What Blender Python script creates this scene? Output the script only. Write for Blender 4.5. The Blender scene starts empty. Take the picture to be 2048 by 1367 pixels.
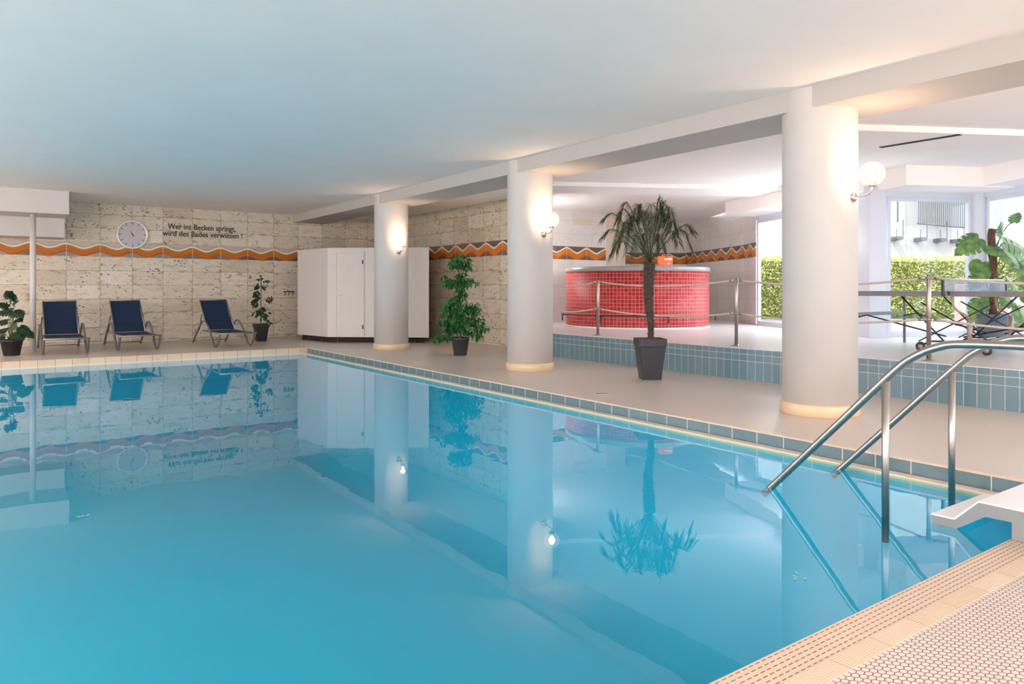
import bpy, bmesh, math, random
from mathutils import Vector, Matrix
random.seed(7)
sc = bpy.context.scene
C = sc.collection
PI = math.pi

# ------------------------------------------------------------------ camera
TH = math.radians(35.48)
F_PX, CX, CY = 1453.3, 1024.0, 683.5
cam_d = bpy.data.cameras.new('camera')
cam = bpy.data.objects.new('camera', cam_d); C.objects.link(cam)
cam.location = (0, 0, 1.2)
cam.rotation_euler = (PI/2, 0, -TH)
cam_d.sensor_width = 36.0
cam_d.lens = 36.0 * F_PX / 2048.0
cam_d.shift_y = -(CY - 578.3) / 2048.0
cam_d.clip_end = 300
sc.camera = cam

# ------------------------------------------------------------------ world, sun, exposure
w = bpy.data.worlds.new('sky'); sc.world = w; w.use_nodes = True
bgn = w.node_tree.nodes['Background']
bgn.inputs[0].default_value = (0.92, 0.95, 1.0, 1); bgn.inputs[1].default_value = 4.0
sun_d = bpy.data.lights.new('sun', 'SUN'); sun_d.energy = 2.2; sun_d.angle = 0.01; sun_d.color = (1, .95, .84)
sun = bpy.data.objects.new('sun', sun_d); C.objects.link(sun)
sun.rotation_euler = Vector((.62, .05, -.78)).to_track_quat('-Z', 'Y').to_euler()
vs = sc.view_settings
sc.display_settings.display_device = 'sRGB'
vs.view_transform = 'Standard'; vs.look = 'None'; vs.gamma = 1; vs.exposure = 0.56; vs.use_curve_mapping = False
cy = sc.cycles
cy.use_denoising = True
cy.max_bounces = 12; cy.diffuse_bounces = 7; cy.glossy_bounces = 4; cy.transmission_bounces = 8; cy.transparent_max_bounces = 16
cy.sample_clamp_indirect = 6.0; cy.caustics_reflective = False; cy.caustics_refractive = False
cy.blur_glossy = 1.0

# ------------------------------------------------------------------ node helpers
class NT:
    def __init__(s, name):
        s.m = bpy.data.materials.new(name); s.m.use_nodes = True
        s.t = s.m.node_tree; s.t.nodes.clear()
        s.out = s.t.nodes.new('ShaderNodeOutputMaterial')
    def n(s, typ, ins=None, **kw):
        x = s.t.nodes.new(typ)
        for k, v in kw.items(): setattr(x, k, v)
        for k, v in (ins or {}).items(): s.set(x.inputs[k], v)
        return x
    def set(s, inp, v):
        if isinstance(v, bpy.types.NodeSocket): s.t.links.new(v, inp)
        elif isinstance(v, bpy.types.Node): s.t.links.new(v.outputs[0], inp)
        else:
            if isinstance(v, tuple) and len(v) == 3 and len(getattr(inp, 'default_value', ())) == 4: v = (*v, 1)
            inp.default_value = v
    def ma(s, op, a, b=0.0, c=None, clamp=False):
        d = {0: a, 1: b}
        if c is not None: d[2] = c
        return s.n('ShaderNodeMath', d, operation=op, use_clamp=clamp).outputs[0]
    def mix(s, f, a, b, mode='MIX'):
        x = s.n('ShaderNodeMix', data_type='RGBA', blend_type=mode)
        s.set(x.inputs['Factor'], f)
        s.set(x.inputs[6], a); s.set(x.inputs[7], b)
        return x.outputs[2]
    def ramp(s, f, stops, interp='LINEAR'):
        x = s.n('ShaderNodeValToRGB', {0: f}); r = x.color_ramp; r.interpolation = interp
        while len(r.elements) < len(stops): r.elements.new(.5)
        for e, (p, c) in zip(r.elements, stops):
            e.position = p; e.color = (*c, 1) if len(c) == 3 else c
        return x.outputs[0]
    def uv(s):
        u = s.n('ShaderNodeUVMap'); sp = s.n('ShaderNodeSeparateXYZ', {0: u.outputs[0]})
        return u.outputs[0], sp.outputs[0], sp.outputs[1]
    def noise(s, vec, scale, detail=3, rough=.5):
        d = {'Scale': scale, 'Detail': detail, 'Roughness': rough}
        if vec is not None: d['Vector'] = vec
        return s.n('ShaderNodeTexNoise', d).outputs[0]
    def bsdf(s, col, rough=.5, metal=0.0, bump=None, bs=.3, bd=.01, **kw):
        d = {'Base Color': col, 'Roughness': rough, 'Metallic': metal}
        d.update(kw)
        b = s.n('ShaderNodeBsdfPrincipled', d)
        if bump is not None:
            bb = s.n('ShaderNodeBump', {'Height': bump, 'Strength': bs, 'Distance': bd})
            s.t.links.new(bb.outputs[0], b.inputs['Normal'])
        s.t.links.new(b.outputs[0], s.out.inputs[0])
        return b

def plain(name, col, rough=.5, metal=0.0, var=.06, scale=6, **kw):
    t = NT(name)
    g = t.n('ShaderNodeTexCoord').outputs['Object']
    nz = t.noise(g, scale)
    dark = tuple(c * (1 - var) for c in col); lite = tuple(min(1, c * (1 + var)) for c in col)
    t.bsdf(t.ramp(nz, [(.3, dark), (.7, lite)]), rough, metal, **kw)
    return t.m

def tiles(name, cols, sx, sy, grout, gw, rough=.3, ox=0.0, oy=0.0, bs=.25, spec=.5, mottle=.0, rowlines=None):
    """rectangular tiles laid out in UV metres"""
    t = NT(name); uv, u, v = t.uv()
    a = t.ma('DIVIDE', t.ma('ADD', u, -ox), sx)
    if rowlines is None: b = t.ma('DIVIDE', t.ma('ADD', v, -oy), sy)
    fa = t.ma('FRACT', a)
    ex = t.ma('MULTIPLY', t.ma('MINIMUM', fa, t.ma('SUBTRACT', 1.0, fa)), sx)
    if rowlines is None:
        fb = t.ma('FRACT', b)
        ey = t.ma('MULTIPLY', t.ma('MINIMUM', fb, t.ma('SUBTRACT', 1.0, fb)), sy); fl = t.ma('FLOOR', b)
    else:
        ey = 10.0; fl = 0.0
        for r in rowlines:
            ey = t.ma('MINIMUM', ey, t.ma('ABSOLUTE', t.ma('SUBTRACT', v, r)))
            fl = t.ma('ADD', fl, t.ma('GREATER_THAN', v, r))
    e = t.ma('MINIMUM', ex, ey)
    g = t.ma('LESS_THAN', e, gw / 2)
    cb = t.n('ShaderNodeCombineXYZ', {0: t.ma('FLOOR', a), 1: fl})
    wn = t.n('ShaderNodeTexWhiteNoise', {'Vector': cb}, noise_dimensions='3D').outputs[0]
    n = len(cols)
    col = t.ramp(wn, [(i / max(1, n - 1), c) for i, c in enumerate(cols)])
    if mottle:
        nz = t.noise(uv, 14, 4)
        col = t.mix(t.ma('MULTIPLY', nz, mottle), col, tuple(c * .6 for c in cols[0]))
    col = t.mix(g, col, grout)
    rr = t.ma('ADD', t.ma('MULTIPLY', g, .4), rough)
    h = t.ma('MULTIPLY', e, 1 / (gw * 1.2), clamp=True)
    t.bsdf(col, rr, bump=h, bs=bs, bd=.003, **{'Specular IOR Level': spec})
    return t.m

def stone(name, pale=False, gloss=.3):
    t = NT(name); uv, u, v = t.uv()
    a = t.ma('DIVIDE', u, .64); b = t.ma('DIVIDE', t.ma('ADD', v, -.04), .315)
    fa, fb = t.ma('FRACT', a), t.ma('FRACT', b)
    ex = t.ma('MULTIPLY', t.ma('MINIMUM', fa, t.ma('SUBTRACT', 1.0, fa)), .64)
    ey = t.ma('MULTIPLY', t.ma('MINIMUM', fb, t.ma('SUBTRACT', 1.0, fb)), .315)
    jn = t.noise(uv, 25, 2)
    e = t.ma('ADD', t.ma('MINIMUM', ex, ey), t.ma('MULTIPLY', t.ma('SUBTRACT', jn, .5), .006))
    joint = t.ma('LESS_THAN', e, .0035)
    cell = t.n('ShaderNodeCombineXYZ', {0: t.ma('FLOOR', a), 1: t.ma('FLOOR', b)}).outputs[0]
    wn = t.n('ShaderNodeTexWhiteNoise', {'Vector': cell}, noise_dimensions='3D').outputs[0]
    base = t.ramp(wn, [(0, (.58, .51, .39)), (.35, (.71, .65, .54)), (.7, (.65, .58, .46)), (1, (.76, .71, .61))] if not pale else [(0, (.74, .72, .69)), (1, (.82, .80, .78))])
    k1 = .25 if pale else 1.0
    # shifted coordinates so every slab has its own veins
    sh = t.n('ShaderNodeVectorMath', {0: uv, 1: t.n('ShaderNodeVectorMath', {0: cell, 1: (3.7, 5.1, 0)}, operation='MULTIPLY').outputs[0]}, operation='ADD').outputs[0]
    st = t.n('ShaderNodeMapping', {'Vector': sh, 'Scale': (1, 2.6, 1)}).outputs[0]
    n1 = t.noise(st, 4, 5, .6)
    col = t.mix(t.ramp(n1, [(.50, (0, 0, 0)), (.78, (.7*k1, .7*k1, .7*k1))]), base, (.42, .34, .21))
    n2 = t.noise(st, 11, 5, .7)
    col = t.mix(t.ramp(n2, [(.58, (0, 0, 0)), (.70, (.7*k1, .7*k1, .7*k1))]), col, (.36, .28, .17))
    # pits
    vo = t.n('ShaderNodeTexVoronoi', {'Vector': t.n('ShaderNodeMapping', {'Vector': sh, 'Scale': (1, 1.7, 1)}).outputs[0], 'Scale': 13.0, 'Randomness': 1.0})
    big = t.noise(sh, 2.2, 2)
    thr = t.ma('MULTIPLY', t.ma('MAXIMUM', t.ma('SUBTRACT', big, .33), 0), .55 if pale else 1.0)
    pit = t.ma('LESS_THAN', vo.outputs['Distance'], thr)
    vo2 = t.n('ShaderNodeTexVoronoi', {'Vector': st, 'Scale': 34.0})
    thr2 = t.ma('MULTIPLY', t.ma('MAXIMUM', t.ma('SUBTRACT', n1, .42), 0), .3 if pale else 1.2)
    pit2 = t.ma('LESS_THAN', vo2.outputs['Distance'], thr2)
    sel = t.ma('GREATER_THAN', t.n('ShaderNodeTexWhiteNoise', {'Vector': vo.outputs['Position']}, noise_dimensions='3D').outputs[0], .45)
    pit = t.ma('MULTIPLY', pit, sel)
    pa = t.ma('MAXIMUM', t.ma('MULTIPLY', pit, .85), t.ma('MULTIPLY', pit2, .5))
    col = t.mix(pa, col, (.13, .09, .06))
    stn = t.ma('MULTIPLY', t.ma('LESS_THAN', e, t.ma('MULTIPLY', t.ma('MAXIMUM', t.ma('SUBTRACT', n1, .5), 0), .35)), .45)
    col = t.mix(stn, col, (.34, .25, .14)) if not pale else col
    col = t.mix(t.ma('MULTIPLY', joint, .35 if pale else .75), col, (.22, .17, .11))
    h = t.ma('SUBTRACT', t.ma('ADD', t.noise(uv, 26, 4, .6), t.ma('MULTIPLY', n1, .6)), t.ma('MULTIPLY', t.ma('MAXIMUM', pa, joint), .5))
    t.bsdf(col, gloss, bump=h, bs=.55, bd=.02)
    return t.m

def wave(name, amp=.055, above=(.27, .21, .18), sharp=0.0, amber=False):
    """glazed relief band: wave crests on the tile joints"""
    t = NT(name); uv, u, v = t.uv()
    ph = t.ma('DIVIDE', u, .64)
    c = t.ma('COSINE', t.ma('MULTIPLY', ph, 2 * PI))
    fr = t.ma('FRACT', ph)
    tri = t.ma('SUBTRACT', t.ma('MULTIPLY', t.ma('ABSOLUTE', t.ma('SUBTRACT', fr, .5)), 4.0), 1.0)
    wv = t.ma('MULTIPLY', t.ma('ADD', t.ma('MULTIPLY', c, 1 - sharp), t.ma('MULTIPLY', tri, sharp)), amp)
    wob = t.ma('MULTIPLY', t.ma('SUBTRACT', t.noise(uv, 3, 2), .5), .03)
    d = t.ma('ADD', t.ma('SUBTRACT', t.ma('SUBTRACT', v, .150), wv), wob)   # height above the wave's middle
    f = t.ma('MULTIPLY', t.ma('ADD', d, .25), 2.0)
    col = t.ramp(f, [(0, (.17, .12, .09)), (.28, (.17, .12, .09)), (.30, (.72, .14, .010)), (.40, (.78, .19, .012)), (.45, (.55, .17, .012)), (.56, (.62, .23, .02)), (.595, (.36, .14, .02)),
                     (.61, (.84, .78, .66)), (.675, (.84, .78, .66)), (.69, above), (1, above)])
    if amber: col = t.mix(t.ma('MULTIPLY', t.ma('LESS_THAN', f, .60), .75), col, (.72, .78, .9), 'MULTIPLY')
    ed = t.ma('MULTIPLY', t.ma('MINIMUM', fr, t.ma('SUBTRACT', 1.0, fr)), .64)
    g = t.ma('LESS_THAN', ed, .004)
    col = t.mix(g, col, (.75, .68, .58))
    hh = t.ramp(f, [(0, (.1,)*3), (.29, (.1,)*3), (.40, (.9,)*3), (.56, (.75,)*3), (.62, (1,)*3), (.68, (.6,)*3), (.72, (.15,)*3)])
    t.bsdf(col, .12, bump=hh, bs=.8, bd=.03)
    return t.m

def hexmosaic(name, s, col, col2, grout, gw=.10, stretch=1.35, rough=.4):
    """hexagon mosaic; s = hexagon pitch in metres"""
    t = NT(name)
    geo = t.n('ShaderNodeNewGeometry').outputs['Position']
    mp = t.n('ShaderNodeVectorMath', {0: geo, 1: (1 / (s * stretch), 1 / s, 0)}, operation='MULTIPLY').outputs[0]
    R = (1.0, 1.7320508, 1.0)
    def cell(off):
        p = t.n('ShaderNodeVectorMath', {0: mp, 1: off}, operation='ADD').outputs[0]
        q = t.n('ShaderNodeVectorMath', {0: p, 1: R}, operation='DIVIDE').outputs[0]
        fr = t.n('ShaderNodeVectorMath', {0: q}, operation='FRACTION').outputs[0]
        r = t.n('ShaderNodeVectorMath', {0: fr, 1: R}, operation='MULTIPLY').outputs[0]
        return t.n('ShaderNodeVectorMath', {0: r, 1: (.5, .8660254, 0)}, operation='SUBTRACT').outputs[0]
    a, b = cell((100, 173.20508, 0)), cell((100.5, 174.07110, 0))
    def ln(x):
        m = t.n('ShaderNodeVectorMath', {0: x, 1: (1, 1, 0)}, operation='MULTIPLY').outputs[0]
        return m, t.n('ShaderNodeVectorMath', {0: m, 1: m}, operation='DOT_PRODUCT').outputs['Value']
    (a, la), (b, lb) = ln(a), ln(b)
    mx = t.n('ShaderNodeMix', data_type='VECTOR'); t.set(mx.inputs[0], t.ma('GREATER_THAN', la, lb)); t.set(mx.inputs[4], a); t.set(mx.inputs[5], b)
    g = mx.outputs[1]
    ab = t.n('ShaderNodeVectorMath', {0: g}, operation='ABSOLUTE').outputs[0]
    dt = t.n('ShaderNodeVectorMath', {0: ab, 1: (.5, .8660254, 0)}, operation='DOT_PRODUCT').outputs['Value']
    sp = t.n('ShaderNodeSeparateXYZ', {0: ab}).outputs[0]
    hd = t.ma('MAXIMUM', dt, sp)
    gr = t.ma('GREATER_THAN', hd, .5 - gw / 2)
    cid = t.n('ShaderNodeVectorMath', {0: mp, 1: g}, operation='SUBTRACT').outputs[0]
    wn = t.noise(cid, .37, 2)
    big = t.noise(geo, 1.1, 3)
    c = t.mix(wn, col, col2)
    c = t.mix(t.ma('MULTIPLY', big, .35), c, tuple(x * .8 for x in col))
    c = t.mix(gr, c, grout)
    h = t.ramp(hd, [(.38, (1, 1, 1)), (.49, (0, 0, 0))])
    t.bsdf(c, rough, bump=h, bs=.35, bd=.002)
    return t.m

# ------------------------------------------------------------------ materials
M = {}
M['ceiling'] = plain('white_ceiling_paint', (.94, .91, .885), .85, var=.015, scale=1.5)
M['beam'] = plain('shaded_beam_paint', (.52, .495, .47), .8, var=.015, scale=1.5)  # white paint greyed: the beam face's shade is put into the colour
M['plaster'] = plain('white_plaster', (.60, .575, .55), .6, var=.02, scale=3)
M['trimwhite'] = plain('daylight_tinted_frame', (.60, .63, .70), .35, var=.015)  # white frames; the daylight's bluish cast is put into the colour
M['cream'] = plain('cream_plaster', (.72, .64, .54), .7, var=.03)
M['stone'] = stone('travertine_slabs', gloss=.2)
M['stone2'] = stone('travertine_slabs_dull', gloss=.5)
M['stone3'] = stone('pale_travertine_slabs', True, .4)
M['wave'] = wave('orange_wave_glaze', .045, (.50, .42, .36), 0.0, True)
M['wave2'] = wave('orange_zigzag_glaze', .062, (.16, .10, .08), .45)
M['hexnear'] = hexmosaic('near_hexagon_mosaic', .0235, (.58, .515, .47), (.65, .59, .54), (.15, .10, .075), .14)
M['deck'] = hexmosaic('beige_deck_mosaic', .030, (.67, .595, .53), (.71, .635, .57), (.37, .30, .25), .13, 1.1, .32)
M['raised'] = plain('pale_floor_coating', (.66, .65, .65), .30, var=.02, scale=2)
M['bluetile'] = tiles('blue_kerb_tile', [(.115, .19, .22), (.135, .21, .24)], .254, 1.0, (.62, .56, .47), .008, .22, mottle=.3, oy=-.5)
M['stepblue'] = tiles('blue_step_tile', [(.13, .235, .29), (.155, .265, .32), (.12, .22, .275)], .126, .2, (.55, .52, .47), .006, .25, rowlines=(.247, .336), mottle=.25)
M['beigetile'] = tiles('beige_coping_tile', [(.66, .50, .33), (.73, .57, .40), (.62, .46, .30)], .251, 1.0, (.16, .11, .08), .006, .3, ox=.10, oy=-.5, mottle=.2)
M['ring'] = tiles('beige_ring_tile', [(.66, .50, .32), (.72, .56, .38)], .19, 1.0, (.60, .48, .34), .004, .3, oy=-.5)
M['ledge'] = tiles('ledge_tile', [(.70, .62, .52), (.74, .66, .56)], .25, 2.0, (.55, .48, .4), .004, .3, oy=-1)
M['nosing'] = plain('beige_nosing', (.68, .54, .40), .35)
M['basin'] = plain('turquoise_pool_lining', (.012, .40, .55), .55, var=.04, scale=.6)
M['redtile'] = tiles('red_mosaic', [(.34, .014, .018), (.42, .028, .028), (.28, .012, .018), (.45, .05, .045)], .0735, .0735, (.62, .33, .30), .006, .45, spec=.22)
M['rim'] = plain('grey_tub_rim', (.28, .26, .25), .3)
M['steel'] = plain('brushed_steel', (.38, .355, .33), .34, 1.0, var=.05)
M['bronze'] = plain('worn_steel_post', (.36, .32, .28), .34, 1.0, var=.08)
M['alu'] = plain('grey_lounger_frame', (.30, .29, .29), .38, .7)
M['navy'] = plain('navy_mesh_sling', (.003, .020, .062), .75, var=.3, scale=90)
M['navy2'] = plain('navy_hem', (.004, .014, .045), .8)
M['black'] = plain('black_metal', (.018, .018, .022), .45)
M['pot'] = plain('anthracite_pot', (.030, .031, .036), .42)
M['potblack'] = plain('black_pot', (.010, .010, .012), .45)
M['soil'] = plain('soil', (.05, .035, .025), .95, var=.4, scale=40)
M['rope'] = plain('cream_rope', (.55, .48, .42), .7, var=.15, scale=60)
M['shed'] = plain('white_cabin_panel', (.66, .62, .585), .5, var=.015)
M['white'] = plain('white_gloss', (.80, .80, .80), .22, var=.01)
M['shadedplastic'] = plain('shaded_stair_board', (.24, .25, .25), .25, var=.03)  # greyer copy of the stair's white, with the side boards' shade in it
M['dark'] = plain('dark_void', (.02, .018, .016), .9)
M['orange'] = plain('orange_plastic', (.85, .14, .02), .35)
M['letters'] = plain('black_letters', (.02, .018, .016), .5)
M['clockface'] = plain('clock_face', (.52, .50, .55), .35, var=.02)
M['clockrim'] = plain('clock_bezel', (.80, .76, .68), .3, .2)
M['red'] = plain('red_hand', (.45, .04, .03), .4)
M['brass'] = plain('nickel_fitting', (.55, .46, .40), .28, 1.0)
M['tableedge'] = plain('grey_table_edge', (.16, .16, .17), .4)
M['tabletop'] = plain('blue_table_top', (.05, .09, .16), .5)
M['legs'] = plain('table_leg_metal', (.10, .11, .13), .4, .5)
M['tan'] = plain('tan_pole', (.40, .33, .26), .45, .3)
M['paving'] = tiles('outdoor_paving', [(.17, .165, .18), (.20, .19, .20), (.16, .155, .17)], .6, .4, (.12, .11, .12), .01, .7)
M['facade'] = plain('cream_render', (.32, .31, .285), .8, var=.03, scale=.5)
M['bluewall'] = plain('pale_blue_render', (.30, .35, .43), .8, var=.03)
M['railing'] = plain('grey_outdoor_railing', (.07, .075, .09), .5)
M['brick'] = plain('pink_stone', (.45, .27, .24), .8, var=.3, scale=9)
M['outwall'] = plain('outer_wall', (.6, .58, .55), .8)

def leafmat(name, c1, c2, trans=.25, rough=.4):
    t = NT(name)
    g = t.n('ShaderNodeTexCoord').outputs['Object']
    nz = t.noise(g, 9, 2)
    col = t.ramp(nz, [(.3, c1), (.7, c2)])
    b = t.n('ShaderNodeBsdfPrincipled', {'Base Color': col, 'Roughness': rough})
    tr = t.n('ShaderNodeBsdfTranslucent', {'Color': col})
    mx = t.n('ShaderNodeMixShader', {0: trans, 1: b.outputs[0], 2: tr.outputs[0]})
    t.t.links.new(mx.outputs[0], t.out.inputs[0]); return t.m
M['ficus'] = leafmat('ficus_leaf', (.008, .07, .02), (.045, .27, .06))
M['darkleaf'] = leafmat('dark_leaf', (.006, .024, .012), (.014, .055, .022), .12)
M['palm'] = leafmat('palm_leaf', (.028, .050, .018), (.09, .12, .035))
M['monstera'] = leafmat('monstera_leaf', (.045, .13, .05), (.20, .32, .09), .35)
M['hedge'] = leafmat('hedge_leaf', (.14, .21, .07), (.74, .70, .22), .35, .6)
M['stem'] = plain('green_stem', (.10, .12, .04), .6, var=.2)
M['trunk'] = plain('fibrous_trunk', (.055, .040, .032), .9, var=.45, scale=35)
M['moss'] = plain('moss_pole', (.12, .06, .035), .9, var=.4, scale=30)

def glassmat(name, tint=(1, 1, 1), ior=1.45, rough=0.0, emis=None, es=0.0, diff=0.0, gl=1.0, bump=False):
    t = NT(name)
    fr = t.n('ShaderNodeFresnel', {'IOR': ior})
    f = t.ma('MULTIPLY', t.ma('MULTIPLY', fr.outputs[0], gl), t.ma('SUBTRACT', 1.0, t.n('ShaderNodeNewGeometry').outputs['Backfacing']))   # one reflection per pane, from its front
    tr = t.n('ShaderNodeBsdfTransparent', {'Color': tint}).outputs[0]
    gs = t.n('ShaderNodeBsdfGlossy', {'Color': (1, 1, 1), 'Roughness': rough})
    if bump:
        geo = t.n('ShaderNodeNewGeometry').outputs['Position']
        bb = t.n('ShaderNodeBump', {'Height': t.noise(geo, 2.2, 2), 'Strength': .05, 'Distance': .02})
        t.t.links.new(bb.outputs[0], gs.inputs['Normal'])
    if diff:
        tr = t.n('ShaderNodeMixShader', {0: diff, 1: tr, 2: t.n('ShaderNodeBsdfDiffuse', {'Color': (.9, .88, .85)}).outputs[0]}).outputs[0]
    mx = t.n('ShaderNodeMixShader', {0: f, 1: tr, 2: gs.outputs[0]}).outputs[0]
    if emis:
        mx = t.n('ShaderNodeAddShader', {0: mx, 1: t.n('ShaderNodeEmission', {'Color': emis, 'Strength': es}).outputs[0]}).outputs[0]
    t.t.links.new(mx, t.out.inputs[0]); return t.m
M['pane'] = glassmat('window_glass', (.97, .985, 1.0), 1.3)
M['water'] = glassmat('pool_water', (.38, .89, .96), 1.6, 0.0, bump=True)
M['globe'] = glassmat('frosted_globe_glass', (1, .98, .95), 1.5, .05, (1, .82, .70), .16, .004)
def emit(name, col, s):
    t = NT(name); e = t.n('ShaderNodeEmission', {'Color': col, 'Strength': s}); t.t.links.new(e.outputs[0], t.out.inputs[0]); return t.m
M['bulb'] = emit('warm_bulb', (1, .78, .56), 5)

# ------------------------------------------------------------------ mesh helpers
def box(bm, x0, x1, y0, y1, z0, z1, bev=0.0):
    vs_ = [bm.verts.new((x, y, z)) for z in (z0, z1) for y in (y0, y1) for x in (x0, x1)]
    idx = [(0, 2, 3, 1), (4, 5, 7, 6), (0, 1, 5, 4), (2, 6, 7, 3), (0, 4, 6, 2), (1, 3, 7, 5)]
    fs = [bm.faces.new([vs_[i] for i in f]) for f in idx]
    if bev:
        es = list({e for f in fs for e in f.edges})
        bmesh.ops.bevel(bm, geom=es, offset=bev, segments=2, affect='EDGES', profile=.5)
    return fs
def prism(bm, pts, z0, z1):
    """vertical prism over a plan polygon"""
    b = [bm.verts.new((x, y, z0)) for x, y in pts]; t = [bm.verts.new((x, y, z1)) for x, y in pts]
    n = len(pts); bm.faces.new(b[::-1]); bm.faces.new(t)
    for i in range(n): bm.faces.new([b[i], b[(i+1) % n], t[(i+1) % n], t[i]])
def xprism(bm, pts, x0, x1):
    """prism along X over a (y,z) profile"""
    b = [bm.verts.new((x0, y, z)) for y, z in pts]; t = [bm.verts.new((x1, y, z)) for y, z in pts]
    n = len(pts); bm.faces.new(b); bm.faces.new(t[::-1])
    for i in range(n): bm.faces.new([b[i], t[i], t[(i+1) % n], b[(i+1) % n]])
def frame_of(d):
    d = d.normalized(); a = Vector((0, 0, 1)) if abs(d.z) < .95 else Vector((1, 0, 0))
    x = d.cross(a).normalized(); return x, x.cross(d).normalized()
def tube(bm, pts, r, seg=10, caps=True, sx=1.0, closed=False):
    pts = [Vector(p) for p in pts]; n = len(pts); rings = []
    px = None
    for i, p in enumerate(pts):
        if closed: d = pts[(i+1) % n] - pts[i-1]
        else: d = (pts[min(i+1, n-1)] - pts[max(i-1, 0)])
        if d.length < 1e-9: d = Vector((0, 0, 1))
        x, y = frame_of(d)
        if px is not None:
            x = (px - d.normalized() * px.dot(d.normalized()))
            x = x.normalized() if x.length > 1e-6 else frame_of(d)[0]
            y = x.cross(d.normalized())
        px = x
        rr = r[i] if isinstance(r, (list, tuple)) else r
        rings.append([bm.verts.new(p + x * (rr * sx * math.cos(2*PI*k/seg)) + y * (rr * math.sin(2*PI*k/seg))) for k in range(seg)])
    m = n if closed else n - 1
    for i in range(m):
        a, b = rings[i], rings[(i+1) % n]
        for k in range(seg):
            f = bm.faces.new([a[k], a[(k+1) % seg], b[(k+1) % seg], b[k]]); f.smooth = True
    if caps and not closed:
        bm.faces.new(rings[0][::-1]); bm.faces.new(rings[-1])
def lathe(bm, prof, seg=32, cx=0, cy_=0, cz=0, smooth=True, closed=False):
    rings = []
    for r, z in prof:
        rings.append([bm.verts.new((cx + r*math.cos(2*PI*k/seg), cy_ + r*math.sin(2*PI*k/seg), cz + z)) for k in range(seg)] if r > 1e-6 else [bm.verts.new((cx, cy_, cz + z))])
    n = len(rings)
    for i in range(n if closed else n - 1):
        a, b = rings[i], rings[(i+1) % n]
        for k in range(seg):
            k2 = (k+1) % seg
            if len(a) == 1 and len(b) == 1: continue
            if len(a) == 1: f = bm.faces.new([a[0], b[k2], b[k]])
            elif len(b) == 1: f = bm.faces.new([a[k], a[k2], b[0]])
            else: f = bm.faces.new([a[k], a[k2], b[k2], b[k]])
            f.smooth = smooth
def smooth_path(pts, n=8):
    """Catmull-Rom through the points"""
    P = [Vector(p) for p in pts]; P = [2*P[0]-P[1]] + P + [2*P[-1]-P[-2]]; out = []
    for i in range(1, len(P)-2):
        for k in range(n):
            t = k / n; a, b, c, d = P[i-1], P[i], P[i+1], P[i+2]
            out.append(.5*((2*b) + (c-a)*t + (2*a-5*b+4*c-d)*t*t + (3*b-a-3*c+d)*t**3))
    out.append(P[-2]); return out
def obj(name, bm, mat, parent=None, loc=None, recalc=True):
    if recalc: bmesh.ops.recalc_face_normals(bm, faces=bm.faces)
    me = bpy.data.meshes.new(name); bm.to_mesh(me); bm.free()
    for m in (mat if isinstance(mat, (list, tuple)) else [mat]): me.materials.append(m)
    o = bpy.data.objects.new(name, me); C.objects.link(o)
    if parent: o.parent = parent
    if loc: o.location = loc
    return o
def B(): return bmesh.new()
def struct(name, bm, mat, parent=None, **k):
    o = obj(name, bm, mat, parent, **k)
    if not parent: o['kind'] = 'structure'
    return o
def thing(name, label, cat, loc=(0, 0, 0), rz=0, group=None):
    o = bpy.data.objects.new(name, None); C.objects.link(o); o.location = loc; o.rotation_euler = (0, 0, rz)
    o.empty_display_size = .1
    o['label'] = label; o['category'] = cat
    if group: o['group'] = group
    return o
def tag(o, label, cat, group=None, kind=None):
    o['label'] = label; o['category'] = cat
    if group: o['group'] = group
    if kind: o['kind'] = kind
    return o
def dup(root, loc, rz, label, group=None):
    r = root.copy(); C.objects.link(r); r.location = loc; r.rotation_euler = (0, 0, rz); r['label'] = label
    if group: r['group'] = group
    for ch in list(root.children):
        c = ch.copy(); C.objects.link(c); c.parent = r
        for g in list(ch.children):
            d = g.copy(); C.objects.link(d); d.parent = c
    return r
def setuv(o, fn):
    me = o.data; uv = me.uv_layers.new(name='UVMap')
    for p in me.polygons:
        for li in p.loop_indices:
            co = me.vertices[me.loops[li].vertex_index].co
            uv.data[li].uv = fn(co, p.normal)
def wallslab(name, a, b, z0, z1, th, mat, parent=None, u0=None, kind=True):
    """vertical slab whose room face runs a->b; thickness to the left of a->b; UV in metres"""
    a, b = Vector((*a, 0)), Vector((*b, 0)); d = (b - a); L = d.length; d.normalize(); nrm = Vector((-d.y, d.x, 0))
    bm = B(); prism(bm, [tuple(a.xy), tuple(b.xy), tuple((b + nrm*th).xy), tuple((a + nrm*th).xy)], z0, z1)
    o = obj(name, bm, mat, parent)
    if not parent and kind: o['kind'] = 'structure'
    off = a.dot(d) if u0 is None else u0
    setuv(o, lambda co, n: ((Vector((co.x, co.y, 0)) - a).dot(nrm if abs(n.dot(d)) > .7 else d) + off, co.z))
    return o

# ------------------------------------------------------------------ main dimensions
H = 3.106                 # ceiling
ZW = -.113                # water
XK, XW = 5.265, 5.149     # kerb face, inner edge of the ledge
YK, YN = 14.66, 1.573     # far and near pool edges
YF = 18.48                # far wall
XS, ZS = 8.148, .412      # step up to the raised floor
XB0, XB1, ZB = 6.25, 7.05, 2.91   # main beam
XC, RC = 6.57, .343
COLS = [13.44, 8.75, 4.04]
F0, F1, F2, F3, F4, F5 = (13.7, 9.9), (11.8, 6.27), (13.49, 5.39), (12.0, 2.55), (13.7, 1.66), (12.2, -1.2)
FWD, RGT = Vector((math.sin(TH), math.cos(TH), 0)), Vector((math.cos(TH), -math.sin(TH), 0))
def at(d, px):
    """ground point at depth d seen in column px"""
    return FWD * d + RGT * (d * (px - CX) / F_PX)

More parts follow.
